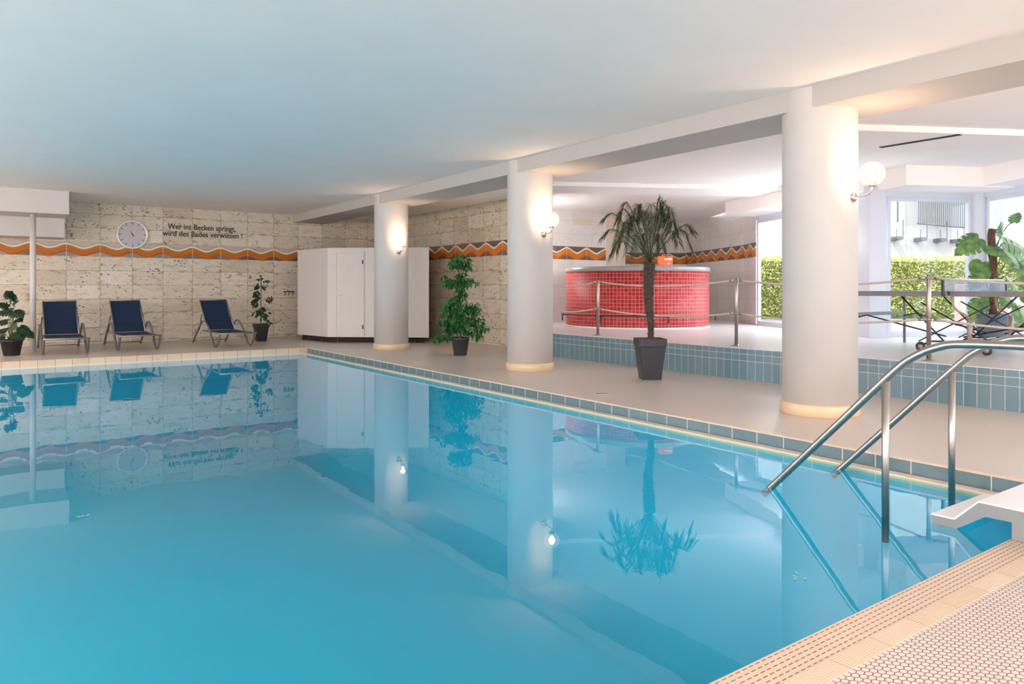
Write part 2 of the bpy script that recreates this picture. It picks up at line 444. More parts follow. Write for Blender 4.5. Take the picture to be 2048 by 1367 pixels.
# ------------------------------------------------------------------ room shell
bm = B(); prism(bm, [(-4.8, -4.2), (12.4, -4.2), (12.4, -1.3), F4, (12.15, 2.55), F2, F1, F0, (16.5, 14.3), (16.5, 18.8), (-4.8, 18.8)], H, H + .25)
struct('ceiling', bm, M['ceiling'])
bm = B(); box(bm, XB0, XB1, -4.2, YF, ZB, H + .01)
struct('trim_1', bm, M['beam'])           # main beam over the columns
e1, e2 = Vector((.887, -.462, 0)), Vector((.462, .887, 0))
for i, (sx, sy) in enumerate([(8.1, 4.53), (8.05, 10.07)]):
    p = Vector((sx, sy, 0)); q = p + e1 * (4.4 if i == 0 else 5.2); r = e2 * 1.0
    bm = B(); prism(bm, [tuple(p.xy), tuple(q.xy), tuple((q + r).xy), tuple((p + r).xy)], H - .07, H + .01)
    struct('trim_%d' % (i + 2), bm, M['ceiling'])
# duct boxes in the far left corner
bm = B(); box(bm, -4.6, 1.19, 16.55, YF - .001, 2.66, H + .01); box(bm, -4.6, 1.19, 17.6, YF - .001, 2.27, 2.66)
struct('trim_4', bm, M['plaster'])

wf = wallslab('wall_far', (8.8, YF), (-4.6, YF), 0, H, -.25, M['stone'], u0=0)
# keep U equal to world X on this wall
for l in wf.data.uv_layers[0].data: l.uv = (8.8 - l.uv[0], l.uv[1])
bm = B(); box(bm, 1.19 - 5.8, 6.39, YF - .012, YF + .005, 1.93, 2.245)
o = obj('tile_band', bm, M['wave'], wf); setuv(o, lambda co, n: (co.x, co.z - 1.93)); o['label'] = 'orange and cream wave tile band'
wr = wallslab('wall_right', (8.8, 11.5), (8.8, YF), 0, H, -.4, M['stone2'], u0=11.5)
bm = B(); box(bm, 8.788, 8.81, 11.5, YF, 1.93, 2.245)
o = obj('tile_band', bm, M['wave2'], wr); setuv(o, lambda co, n: (co.y + .12, co.z - 1.93)); o['label'] = 'orange zigzag tile band'
wb = wallslab('wall_back', (9.2, 13.6), (12.62, 13.6), ZS, H, .3, M['stone3'])
bm = B(); box(bm, 9.2, 12.6, 13.588, 13.62, 1.93, 2.245)
o = obj('tile_band', bm, M['wave2'], wb); setuv(o, lambda co, n: (co.x + .2, co.z - 1.93)); o['label'] = 'orange zigzag tile band'
bm = B(); box(bm, 11.55, 12.15, 13.594, 13.61, 2.78, 2.93); obj('plaster_patch', bm, M['cream'], wb)
bm = B(); box(bm, 12.62, 13.27, 13.58, 13.9, ZS, H); struct('trim_5', bm, M['cream'])
wallslab('wall_niche', (13.27, 13.75), (14.7, 15.04), ZS, H, .2, M['plaster'])
def stonewall(name, a, b, th=.25):
    w_ = wallslab(name, a, b, ZS - .1, H, th, M['stone3'])
    A, Bv = Vector((*a, 0)), Vector((*b, 0)); d = (Bv - A); L = d.length; d.normalize(); n = Vector((-d.y, d.x, 0))
    bm = B(); A2 = A - n * .012
    prism(bm, [tuple(A2.xy), tuple((A2 + d*L).xy), tuple((A2 + d*L + n*.02).xy), tuple((A2 + n*.02).xy)], 1.93, 2.245)
    o = obj('tile_band', bm, M['wave2'], w_); setuv(o, lambda co, nn: ((Vector((co.x, co.y, 0)) - A).dot(d), co.z - 1.93)); o['label'] = 'orange zigzag tile band'
stonewall('wall_alcove', (14.7, 15.04), (16.3, 14.2))
stonewall('wall_side', (16.3, 14.2), (14.45, 10.85))
stonewall('wall_return', (14.45, 10.85), (13.77, 9.99), .06)
# walls outside the frame
wl_spans = [(-3.6, .9), (1.4, 5.9), (6.4, 10.9), (11.4, 15.9)]
bm = B(); box(bm, -4.8, -4.6, -4.2, YF + .25, 2.9, H); box(bm, -4.8, -4.6, -4.2, YF + .25, -.2, .1)
xs = [-4.2] + [v for s_ in wl_spans for v in s_] + [YF + .25]
for k in range(0, len(xs), 2): box(bm, -4.8, -4.6, xs[k], xs[k+1], .1, 2.9)
struct('wall_left', bm, M['plaster'])
bm = B(); box(bm, -7.0, -4.8, -4.2, 19, H, H + .2); struct('added_sun_canopy', bm, M['outwall'])  # unseen canopy added to keep the sun out of the left windows
bm = B(); box(bm, -30, -4.8, -14, 40, -.3, .02); struct('ground_left', bm, M['outwall'])
bm = B(); box(bm, -4.8, 12.4, -22, -4.2, -.3, .02); struct('ground_near', bm, M['outwall'])

# ---- near wall with large windows (behind the camera), left and right of it solid piers
wn_spans = [(-4.2, -.4), (0.0, 3.8), (4.2, 8.0), (8.6, 12.0)]
bm = B()
box(bm, -4.6, 12.4, -4.2, -4.0, 2.85, H); box(bm, -4.6, 12.4, -4.2, -4.0, -.1, .1)
xs = [-4.6] + [v for s_ in wn_spans for v in s_] + [12.4]
for k in range(0, len(xs), 2): box(bm, xs[k], xs[k+1], -4.2, -4.0, .1, 2.85)
struct('wall_near', bm, M['plaster'])
def window(n, a, b, z0, z1, fw=.06, dep=.07, mull=()):
    """framed pane between plan points a and b"""
    A, Bv = Vector((*a, 0)), Vector((*b, 0)); d = Bv - A; L = d.length; d.normalize(); nn = Vector((-d.y, d.x, 0))
    ang = math.atan2(d.y, d.x)
    r = bpy.data.objects.new('window_%d' % n, None); C.objects.link(r); r['kind'] = 'structure'; r.location = (a[0], a[1], z0); r.rotation_euler = (0, 0, ang)
    hh = z1 - z0; bm = B()
    box(bm, 0, fw, -dep/2, dep/2, 0, hh); box(bm, L-fw, L, -dep/2, dep/2, 0, hh)
    box(bm, fw, L-fw, -dep/2, dep/2, 0, fw); box(bm, fw, L-fw, -dep/2, dep/2, hh-fw, hh)
    for m in mull: box(bm, m-.03, m+.03, -dep/2, dep/2, fw, hh-fw)
    obj('window_frame', bm, M['trimwhite'], r)
    bm = B(); box(bm, fw, L-fw, -.004, .004, fw, hh-fw); obj('pane', bm, M['pane'], r)
    # daylight portal filling the opening (guides the sky's light into the room)
    ld = bpy.data.lights.new('daylight_portal', 'AREA'); ld.shape = 'RECTANGLE'; ld.size = L; ld.size_y = hh; ld.cycles.is_portal = True
    lo = bpy.data.objects.new('daylight_portal', ld); C.objects.link(lo)
    return r, lo, A, Bv
def aim(lo, A, Bv, z0, z1, inward):
    lo.location = ((A + Bv) / 2) + Vector((0, 0, (z0+z1)/2)) - inward * .08
    lo.rotation_euler = inward.to_track_quat('-Z', 'Z').to_euler()
n_ = 1
for (a, b) in wn_spans:
    r, lo, A, Bv = window(n_, (a, -4.1), (b, -4.1), .1, 2.85, mull=((b-a)/2,)); n_ += 1
    aim(lo, A, Bv, .1, 2.85, Vector((0, 1, 0)))
for (a, b) in wl_spans:
    r, lo, A, Bv = window(20 + n_, (-4.7, a), (-4.7, b), .1, 2.9, mull=((b-a)/3, 2*(b-a)/3)); n_ += 1
    aim(lo, A, Bv, .1, 2.9, Vector((1, 0, 0)))
ZH = 2.72
def facade(n, a, b, inward, t0, t1, mull=()):
    A, Bv = Vector((*a, 0)), Vector((*b, 0)); d = (Bv - A).normalized()
    p, q = A + d*t0, Bv - d*t1
    r, lo, P_, Q_ = window(n, tuple(p.xy), tuple(q.xy), ZS + .04, ZH, mull=mull); aim(lo, P_, Q_, ZS + .04, ZH, inward)
    # wall strip over the window
    th = inward * -.12
    bm = B(); prism(bm, [tuple((A+inward*.06).xy), tuple((Bv+inward*.06).xy), tuple((Bv+th).xy), tuple((A+th).xy)], ZH, H)
    struct('wall_lintel_%d' % n, bm, M['trimwhite'])
    bm = B(); prism(bm, [tuple((A+inward*.06).xy), tuple((Bv+inward*.06).xy), tuple((Bv+th).xy), tuple((A+th).xy)], ZS - .1, ZS + .04)
    struct('wall_sill_%d' % n, bm, M['trimwhite'])
facade(5, F0, F1, -e1, .04, .22, mull=(2.55, 2.95))
bm = B(); c = Vector((*F0, 0)) - e2*2.79; c = c - e1*.03
prism(bm, [tuple((c - e1*.08 - e2*.17).xy), tuple((c + e1*.08 - e2*.17).xy), tuple((c + e1*.08 + e2*.17).xy), tuple((c - e1*.08 + e2*.17).xy)], ZS, 2.8); struct('trim_19', bm, M['trimwhite'])  # pier added to carry a hidden fill lamp
facade(6, F1, F2, -e2, .2, .17)
facade(7, F2, F3, -e1, .20, .1)
facade(8, F3, F4, -e2, .1, .1)
facade(9, F4, F5, -e1, .1, .1)
bm = B(); box(bm, 12.2, 12.4, -4.2, -1.2, 0, H); struct('wall_corner', bm, M['plaster'])
# posts at the facade corners
for i, (p, wx) in enumerate([(F1, .40), (F2, .36), (F3, .3), (F4, .3), (F5, .3)]):
    bm = B(); lathe(bm, [(wx/2, ZS - .05), (wx/2, H)], 24, p[0], p[1]) if i else None
    if i == 0:
        c = Vector((*p, 0)) - e1*.05
        a_ = c - e1*.14 - e2*.14; prism(bm, [tuple(a_.xy), tuple((a_ + e1*.30).xy), tuple((a_ + e1*.30 + e2*.30).xy), tuple((a_ + e2*.30).xy)], ZS - .05, H)
    struct('trim_%d' % (6 + i), bm, M['trimwhite'])
# blind boxes hanging from the ceiling in front of the windows
def blindbox(k, a, b, inward, dep, z0=2.79):
    A, Bv = Vector((*a, 0)), Vector((*b, 0))
    bm = B(); prism(bm, [tuple(A.xy), tuple(Bv.xy), tuple((Bv+inward*dep).xy), tuple((A+inward*dep).xy)], z0, H + .01)
    struct('trim_%d' % k, bm, M['ceiling'])
blindbox(11, F0, F1, -e1, .75, 2.80)
blindbox(12, (F1[0] - .05, F1[1] - .0), (F2[0], F2[1]), -e2, .80, 2.80)
blindbox(13, F2, F3, -e1, .62, 2.82)

# ------------------------------------------------------------------ floors and pool
bm = B(); prism(bm, [(XK + .03, -4.1), (XS + .1, -4.1), (XS + .1, 11.5), (8.9, 11.5), (8.9, YF + .1), (-4.7, YF + .1), (-4.7, YK + .03), (XK + .03, YK + .03)], -.3, 0)
struct('floor', bm, M['deck'])
bm = B(); box(bm, -4.7, XK + .03, -4.1, 1.354, -.3, -.1)
struct('floor_near', bm, M['hexnear'])
bm = B(); prism(bm, [(XS + .012, -4.1), (12.3, -4.1), (12.3, -1.25), F4, (12.1, 2.55), F2, F1, F0, (16.5, 14.2), (14.7, 15.2), (12.7, 13.8), (9.2, 13.8), (8.9, 11.5), (XS + .012, 11.5)], -.1, ZS)
struct('floor_raised', bm, M['raised'])
bm = B(); box(bm, XS, XS + .02, -4.0, 11.5, 0, ZS - .004)
o = struct('wall_step', bm, M['stepblue']); setuv(o, lambda co, n: (co.y, co.z))
bm = B(); box(bm, XS - .004, XS + .05, -4.0, 11.5, ZS - .006, ZS + .003)
struct('trim_14', bm, M['raised'])
# kerbs
bm = B(); box(bm, XK, XK + .03, -4.0, YK + .03, -.104, -.012)
o = struct('kerb_right', bm, M['bluetile']); setuv(o, lambda co, n: (co.y, 0))
bm = B(); box(bm, XK - .002, XK + .032, -4.0, YK + .03, -.012, .002)
struct('trim_15', bm, M['nosing'])
bm = B(); box(bm, -4.6, XK + .03, YK, YK + .03, ZW - .02, .001)
o = struct('kerb_far', bm, M['beigetile']); setuv(o, lambda co, n: (co.x, 0))
bm = B(); box(bm, -4.6, XK, YK - .035, YK + .0, ZW - .02, ZW + .004)
struct('trim_16', bm, M['white'])
# basin
bm = B(); box(bm, XW, XK + .04, 1.354, YK, -1.75, ZW - .004); box(bm, -3.9, -3.6, 1.354, YK + .2, -1.75, -.1)
box(bm, -3.9, XK + .04, YK - .03, YK + .3, -1.75, ZW - .012); box(bm, -3.9, XK + .04, 1.3, YN, -1.75, -.125)
box(bm, -3.9, XK + .04, 1.3, YK + .3, -1.85, -1.65)
def cove(pts, f):
    for a, b in zip(pts, pts[1:]):
        q = bm.faces.new([bm.verts.new(f(a, 0)), bm.verts.new(f(b, 0)), bm.verts.new(f(b, 1)), bm.verts.new(f(a, 1))]); q.smooth = True
CR = .95
arc_ = [(CR*(1 - math.cos(PI/2*k/12)), CR*(1 - math.sin(PI/2*k/12))) for k in range(13)]   # distance from the wall, height over the floor
cove(arc_, lambda p, e: (XW - .001 - p[0], (YN, YK - .03)[e], -1.65 + p[1]))
cove(arc_, lambda p, e: ((-3.6, XW)[e], YN + .001 + p[0], -1.65 + p[1]))
bmesh.ops.remove_doubles(bm, verts=bm.verts, dist=.0004)
struct('pool_basin', bm, M['basin'])
bm = B(); box(bm, XW, XK - .018, YN, YK - .03, ZW - .004, -.100, .003)
o = struct('trim_17', bm, M['ledge']); setuv(o, lambda co, n: (co.y, co.x))
bm = B(); box(bm, XW - .006, XW, YN, YK - .03, ZW - .03, ZW + .006)
struct('trim_18', bm, M['beigetile'])
bm = B(); box(bm, -4.6, -3.6, 1.354, YK + .2, -.3, 0); struct('floor_left', bm, M['deck'])
bm = B(); vs_ = [bm.verts.new(p) for p in ((-3.6, YN, ZW), (XW, YN, ZW), (XW, YK - .03, ZW), (-3.6, YK - .03, ZW))]; bm.faces.new(vs_)
water = tag(obj('pool_water', bm, M['water']), 'still turquoise water filling the swimming pool', 'water', kind='stuff')

# unseen underwater fill lamps added to the left and near basin walls
def fill_pool_lamp(p, d):
    t = thing('fill_pool_lamp', 'round underwater fill lamp added in the basin wall outside the view', 'lamp', p, 0, 'added underwater fill lamps')
    q = Vector(d).to_track_quat('-Z', 'Y').to_euler()
    bm = B(); lathe(bm, [(0, -.004), (.12, -.004), (.14, -.012), (.15, 0), (.15, .02), (0, .02)], 24); o = obj('lamp_housing', bm, M['steel'], t); o.rotation_euler = q
    ld = bpy.data.lights.new('lamp_light', 'AREA'); ld.shape = 'DISK'; ld.size = .24; ld.energy = 1.2; ld.color = (1, .97, .95)
    lo = bpy.data.objects.new('lamp_light', ld); C.objects.link(lo); lo.parent = t; lo.location = Vector(d)*.02; lo.rotation_euler = q
for y in (3.5, 7.0, 10.5, 13.2): fill_pool_lamp((-3.59, y, -.75), (1, 0, -.05))
for x in (-1.8, .8, 3.0): fill_pool_lamp((x, 1.585, -.75), (0, 1, -.05))

# near gutter: slotted grate and ridged tiles
def gutter():
    t = NT('slotted_gutter_grate'); uv, u, v = t.uv()
    row = t.ma('MULTIPLY', v, 1 / .0235); fr = t.ma('FRACT', row); ri = t.ma('FLOOR', row)
    ph = t.ma('FRACT', t.ma('ADD', t.ma('DIVIDE', u, .036), t.ma('MULTIPLY', ri, .5)))
    s1 = t.ma('LESS_THAN', t.ma('ABSOLUTE', t.ma('SUBTRACT', fr, .5)), .11)
    s2 = t.ma('LESS_THAN', t.ma('ABSOLUTE', t.ma('SUBTRACT', ph, .5)), .34)
    slot = t.ma('MULTIPLY', s1, s2)
    col = t.mix(slot, (.56, .46, .365), (.22, .12, .06))
    t.bsdf(col, .45, bump=t.ma('SUBTRACT', 1.0, slot), bs=.6, bd=.004); return t.m
M['grate'] = gutter()
bm = B(); box(bm, -3.6, XW + .1, 1.432, YN, -.125, -.098)
o = tag(obj('gutter_grate', bm, M['grate']), 'beige slotted gutter grate along the near pool edge', 'grate'); setuv(o, lambda co, n: (co.x, co.y - 1.432))
def ridged():
    t = NT('ridged_beige_tile'); uv, u, v = t.uv()
    a = t.ma('FRACT', t.ma('DIVIDE', u, .272)); ed = t.ma('MULTIPLY', t.ma('MINIMUM', a, t.ma('SUBTRACT', 1.0, a)), .272)
    g = t.ma('LESS_THAN', ed, .002)
    ri = t.ma('ABSOLUTE', t.ma('SUBTRACT', t.ma('FRACT', t.ma('MULTIPLY', v, 1 / .011)), .5))
    wn = t.n('ShaderNodeTexWhiteNoise', {'W': t.ma('FLOOR', t.ma('DIVIDE', u, .272))}, noise_dimensions='1D').outputs[0]
    col = t.ramp(wn, [(0, (.57, .44, .31)), (1, (.64, .51, .39))])
    col = t.mix(g, col, (.35, .26, .19))
    t.bsdf(col, .42, bump=ri, bs=.5, bd=.003); return t.m
M['ridge'] = ridged()
bm = B(); box(bm, -4.6, XK + .03, 1.350, 1.432, -.3, -.097)
o = struct('kerb_near', bm, M['ridge']); setuv(o, lambda co, n: (co.x + .06, co.y))

# ------------------------------------------------------------------ columns
for i, yc in enumerate(COLS):
    nm = ['far', 'middle', 'near'][i]
    t = thing('column', ['white round column with a bare wall bracket, beside the white cabin',
                         'white round column left of the red tub, middle one of the three',
                         'white round column nearest the handrails, widest of the three'][i], 'column', (XC, yc, 0), 0, 'round columns under the beam')
    bm = B(); lathe(bm, [(0, .09), (RC, .09), (RC, ZB), (RC, H)], 64); obj('shaft', bm, M['plaster'], t)
    bm = B(); lathe(bm, [(RC + .015, 0), (RC + .022, .006), (RC + .022, .10), (RC + .012, .112), (RC - .02, .112)], 64)
    o = obj('tiled_base', bm, M['ring'], t); setuv(o, lambda co, n: (math.atan2(co.y, co.x) * .36, co.z)); o['label'] = 'beige tiled base ring'

# ------------------------------------------------------------------ sconces
def sconce(yc, z0, globe, label, at_=None, rz=0, power=None, warm=(1, .66, .42), rad=.04):
    y0 = yc - RC
    t = thing('wall_lamp', label, 'lamp', at_ or (XC, y0, z0), rz, 'added globe fill lamps out of view' if at_ else ('globe wall lamps on the columns' if globe else None))
    def lat(bm, prof, seg, mtx):
        b2 = B(); lathe(b2, prof, seg); me = bpy.data.meshes.new('tmp'); b2.to_mesh(me); b2.free(); me.transform(mtx); bm.from_mesh(me); bpy.data.meshes.remove(me)
    bm = B(); lat(bm, [(0, 0), (.045, 0), (.047, .008), (.040, .024), (.018, .034), (0, .036)], 24, Matrix.Rotation(PI/2, 4, 'X') @ Matrix.Translation((0, 0, -.004)))
    obj('rosette', bm, M['brass'], t)
    bm = B(); tube(bm, smooth_path([(0, -.02, 0), (0, -.09, .003), (0, -.145, .012), (0, -.172, .045), (0, -.178, .085)], 6), .0075, 10)
    obj('arm', bm, M['brass'], t)
    bm = B(); lathe(bm, [(0, 0), (.036, 0), (.042, .006), (.042, .018), (.028, .024), (.02, .04), (0, .042)], 24, 0, -.178, .078)
    obj('holder', bm, M['brass'], t)
    bm = B(); lathe(bm, [(0, 0), (.012, .004), (.026, .028), (.030, .05), (.022, .072), (0, .082)], 16, 0, -.178, .118)
    obj('bulb', bm, M['bulb'], t)
    if globe:
        bm = B(); R = .113; lathe(bm, [(R*math.sin(a), -R*math.cos(a)) for a in [PI*(.10 + .90*k/20) for k in range(21)]], 40, 0, -.178, .195)
        obj('glass_globe', bm, M['globe'], t)
    ld = bpy.data.lights.new('lamp_light', 'POINT'); ld.energy = power or (17 if globe else 13); ld.color = warm; ld.shadow_soft_size = rad
    lo = bpy.data.objects.new('lamp_light', ld); C.objects.link(lo); lo.parent = t; lo.location = (0, -.178, .205)
sconce(COLS[2], 2.065, True, 'lit glass globe wall lamp on the column nearest the handrails')
sconce(COLS[1], 2.01, True, 'lit glass globe wall lamp on the middle column left of the palm')
sconce(COLS[0], 1.95, False, 'small wall bracket with bare lit bulb on the farthest column')

# fill lamps of the same type, added on piers of the unseen walls
for y, pw in ((-3.9, 330), (1.15, 330), (6.15, 330), (11.15, 260), (16.4, 70)): sconce(0, 0, True, 'added globe fill lamp on the left wall outside the view', (-4.6, y, 1.95), PI/2, pw, (1, .70, .54), .1)
for x in (-.2, 4.0, 8.3): sconce(0, 0, True, 'added globe fill lamp on a window pier of the unseen near wall', (x, -4.0, 1.95), PI, 170, (1, .70, .54), .1)

sconce(0, 0, True, 'added globe fill lamp on the wall end hidden behind the middle column', (9.205, 12.5, 1.85), PI/2, 42, (.97, .96, 1), .3)  # hidden lamp added to brighten the raised area
c = Vector((*F0, 0)) - e2*2.79 - e1*.115
sconce(0, 0, True, 'added globe fill lamp on the window pier hidden behind the near column', (c.x, c.y, 1.85), math.atan2(-e1.y, -e1.x) + PI/2, 80, (.93, .96, 1), .3)  # second hidden lamp, added to light the raised area

# ------------------------------------------------------------------ far wall: clock, sign, hooks
t = thing('wall_clock', 'round white wall clock with black hour marks above the wave band', 'clock', (2.56, YF - .012, 2.445))
def rotx(bm): bmesh.ops.rotate(bm, verts=bm.verts, cent=(0, 0, 0), matrix=Matrix.Rotation(PI/2, 3, 'X'))
bm = B(); lathe(bm, [(.275, .0), (.33, .0), (.335, .02), (.325, .045), (.295, .05), (.277, .03)], 64, closed=True); rotx(bm); obj('bezel', bm, M['clockrim'], t)
bm = B(); lathe(bm, [(0, .0), (.295, .0), (.295, .025), (0, .025)], 64, smooth=False); rotx(bm); obj('dial', bm, M['clockface'], t)
for k in range(12):
    bm = B(); a = k * PI / 6; b2 = box(bm, -.006, .006, -.031, -.026, .225, .28)
    vv = list({v for f in b2 for v in f.verts}); bmesh.ops.rotate(bm, verts=vv, cent=(0, 0, 0), matrix=Matrix.Rotation(a, 3, 'Y')); obj('hour_mark', bm, M['letters'], t)
for nm_, ln_, wd, a in (('hour_hand', .05, .02, 2.6), ('minute_hand', .09, .008, -.5)):
    bm = B(); box(bm, -wd/2, wd/2, -.036, -.031, -.03, ln_); bmesh.ops.rotate(bm, verts=bm.verts, cent=(0, 0, 0), matrix=Matrix.Rotation(a, 3, 'Y')); obj(nm_, bm, M['red'], t)

def textmesh(name, body, size, width, loc, rz, mat, parent, ext=.006, bold=.012):
    cu = bpy.data.curves.new('t', 'FONT'); cu.body = body; cu.size = size; cu.extrude = ext; cu.offset = bold * size
    tmp = bpy.data.objects.new('t', cu); C.objects.link(tmp); bpy.context.view_layer.update()
    dg = bpy.context.evaluated_depsgraph_get(); me = bpy.data.meshes.new_from_object(tmp.evaluated_get(dg))
    bpy.data.objects.remove(tmp); bpy.data.curves.remove(cu)
    xs_ = [v.co.x for v in me.vertices]; k = width / (max(xs_) - min(xs_)); x0 = min(xs_)
    for v in me.vertices: v.co.x = (v.co.x - x0) * k
    me.transform(Matrix.Rotation(PI/2, 4, 'X'))
    me.materials.clear(); me.materials.append(mat); me.name = name
    o = bpy.data.objects.new(name, me); C.objects.link(o); o.parent = parent; o.location = loc; o.rotation_euler = (0, 0, rz)
    return o
t = thing('wall_lettering', 'black German lettering on the stone wall right of the clock', 'sign', (3.19, YF - .004, 2.44))
textmesh('text_line', 'Wer ins Becken springt,', .185, 1.53, (.11, 0, .175), 0, M['letters'], t, bold=.010)
textmesh('text_line', 'wird des Bades verwiesen !', .185, 1.80, (0, 0, .01), 0, M['letters'], t, bold=.010)

t = thing('hook_rack', 'small dark row of hooks on the stone wall left of the cabin', 'hooks', (6.12, YF, 1.14))
bm = B(); tube(bm, [(-.12, -.02, 0), (.16, -.02, 0)], .012, 8); obj('bar', bm, M['black'], t)
for hx in (-.08, .02, .12):
    bm = B(); tube(bm, smooth_path([(hx, 0, .02), (hx, -.04, .0), (hx, -.07, -.05), (hx - .03, -.06, -.09)], 4), .009, 6); obj('hook', bm, M['black'], t)

# duct support post
t = thing('support_post', 'thin white pipe post under the white duct box, by the left lounger', 'post', (.615, 16.9, 0))
bm = B(); lathe(bm, [(0, 0), (.053, 0), (.053, 2.66), (0, 2.66)], 24); obj('pipe', bm, M['plaster'], t)

# ------------------------------------------------------------------ sun loungers
def lounger():
    t = thing('sun_lounger', '', 'sun lounger', (0, 0, 0), 0, 'navy sun loungers along the far wall')
    side = [(0, .29), (.05, .27), (.16, .13), (.29, .035), (.40, .017), (.52, .06), (.66, .19), (.90, .38), (1.16, .50), (1.34, .51), (1.52, .43), (1.85, .22), (2.15, .015)]
    for s in (-1, 1):
        bm = B(); tube(bm, smooth_path([(s*.355, y, z) for y, z in side], 5), .017, 8, sx=1.3); obj('side_frame', bm, M['alu'], t)
        bm = B(); tube(bm, [(s*.32, 0, .295), (s*.32, 1.5, .295)], .014, 8); obj('seat_rail', bm, M['alu'], t)
        bm = B(); tube(bm, [(s*.29, 1.22, .31), (s*.285, 1.86, .955)], .015, 8); obj('back_rail', bm, M['alu'], t)
        bm = B(); tube(bm, [(s*.31, 1.60, .65), (s*.33, 1.72, .30)], .010, 6); obj('prop', bm, M['black'], t)
    bm = B(); tube(bm, [(-.37, .0, .295), (.37, .0, .295)], .016, 8); obj('front_bar', bm, M['alu'], t)
    bm = B(); tube(bm, [(-.355, 2.1, .05), (.355, 2.1, .05)], .012, 8); obj('rear_bar', bm, M['alu'], t)
    bm = B(); tube(bm, [(-.29, 1.865, .96), (.29, 1.865, .96)], .016, 8); obj('top_bar', bm, M['alu'], t)
    bm = B(); n = 14; prof = [(.02 + 1.22*k/n, .312 - .018*math.sin(PI*k/n)) for k in range(n+1)]
    xprism(bm, prof + [(y, z - .006) for y, z in prof[::-1]], -.31, .31); obj('seat', bm, M['navy'], t)
    bm = B(); prof = []
    for k in range(n+1):
        f = k / n; sag = -.03*math.sin(PI*f); prof.append((1.23 + .63*f + .0 - sag*.7, .325 + .63*f + sag*.7))
    xprism(bm, prof + [(y + .005, z - .005) for y, z in prof[::-1]], -.275, .275); br = obj('backrest', bm, M['navy'], t)
    for f in (.10, .32, .90):
        y, z = 1.23 + .63*f, .325 + .63*f; s_ = .03*math.sin(PI*f)*.7
        bm = B(); box(bm, -.275, .275, y + s_ - .012, y + s_ + .002, z - s_ - .008, z - s_ + .008); obj('seam', bm, M['navy2'], br)
    return t
L0 = lounger()
lab = ['blue mesh sun lounger beside the white pipe post, leftmost of the three',
       'blue mesh sun lounger under the wall clock, slightly turned',
       'blue mesh sun lounger under the black lettering, next to the slim potted plant']
for i, (x, y, rz) in enumerate([(1.085, 15.55, .0), (2.33, 15.72, .02), (4.10, 15.45, .035)]):
    if i == 0: L0.location = (x, y, 0); L0.rotation_euler = (0, 0, rz); L0['label'] = lab[0]
    else: dup(L0, (x, y, 0), rz, lab[i])

# ------------------------------------------------------------------ plants
def leaf(bm, p, d, up, L, W, droop=.25, n=4):
    """pointed leaf with a folded midrib"""
    d = d.normalized(); side = d.cross(up)
    side = side.normalized() if side.length > 1e-4 else Vector((1, 0, 0))
    nrm = side.cross(d).normalized(); rows = []
    for k in range(n + 1):
        f = k / n; w_ = W * .5 * math.sin(PI * min(1, f ** .75)) if 0 < k < n else .0
        c = p + d * (L * f) - Vector((0, 0, 1)) * (droop * L * f * f)
        if w_ == 0: rows.append([bm.verts.new(c)])
        else: rows.append([bm.verts.new(c + side*w_ + nrm*(w_*.25)), bm.verts.new(c), bm.verts.new(c - side*w_ + nrm*(w_*.25))])
    for a, b in zip(rows, rows[1:]):
        if len(a) == 1: bm.faces.new([a[0], b[0], b[1]]); bm.faces.new([a[0], b[1], b[2]])
        elif len(b) == 1: bm.faces.new([a[0], b[0], a[1]]); bm.faces.new([a[1], b[0], a[2]])
        else:
            bm.faces.new([a[0], b[0], b[1], a[1]]); bm.faces.new([a[1], b[1], b[2], a[2]])
def rv(z0=-1, z1=1):
    a = random.uniform(0, 2*PI); z = random.uniform(z0, z1); r = math.sqrt(max(0, 1 - z*z)); return Vector((r*math.cos(a), r*math.sin(a), z))
def round_pot(t, r0, r1, h, mat, taper_rim=True):
    bm = B(); lathe(bm, [(0, 0), (r0, 0), (r0 + .004, .01), (r1 - .006, h*.86), (r1, h*.87), (r1 + .003, h), (r1 - .012, h), (r1 - .02, h - .03), (0, h - .03)], 40); obj('pot', bm, mat, t)
    bm = B(); lathe(bm, [(0, h - .02), (r1*.6, h - .018), (r1 - .016, h - .026)], 24); obj('soil', bm, M['soil'], t)
def square_pot(t, w0, w1, h, mat, lip=.1):
    """tapered square planter with a collar"""
    bm = B()
    def ring(w_, z): return [bm.verts.new((sx*w_/2, sy*w_/2, z)) for sx, sy in ((-1, -1), (1, -1), (1, 1), (-1, 1))]
    wl = w0 + (w1 - w0) * .78
    rs = [ring(w0, 0), ring(wl, h*(1 - lip*2)), ring(wl + .022, h*(1 - lip*2) + .01), ring(w1, h), ring(w1 - .03, h), ring(w1 - .045, h - .05)]
    bm.faces.new(rs[0][::-1]); bm.faces.new(rs[-1])
    for a, b in zip(rs, rs[1:]):
        for k in range(4): bm.faces.new([a[k], a[(k+1) % 4], b[(k+1) % 4], b[k]])
    es = [e for e in bm.edges if abs(e.verts[0].co.z - e.verts[1].co.z) > .02]
    bmesh.ops.bevel(bm, geom=es, offset=.008, segments=2, affect='EDGES')
    obj('pot', bm, mat, t)
    bm = B(); box(bm, -w1/2 + .022, w1/2 - .022, -w1/2 + .022, w1/2 - .022, h - .045, h - .035); obj('soil', bm, M['soil'], t)

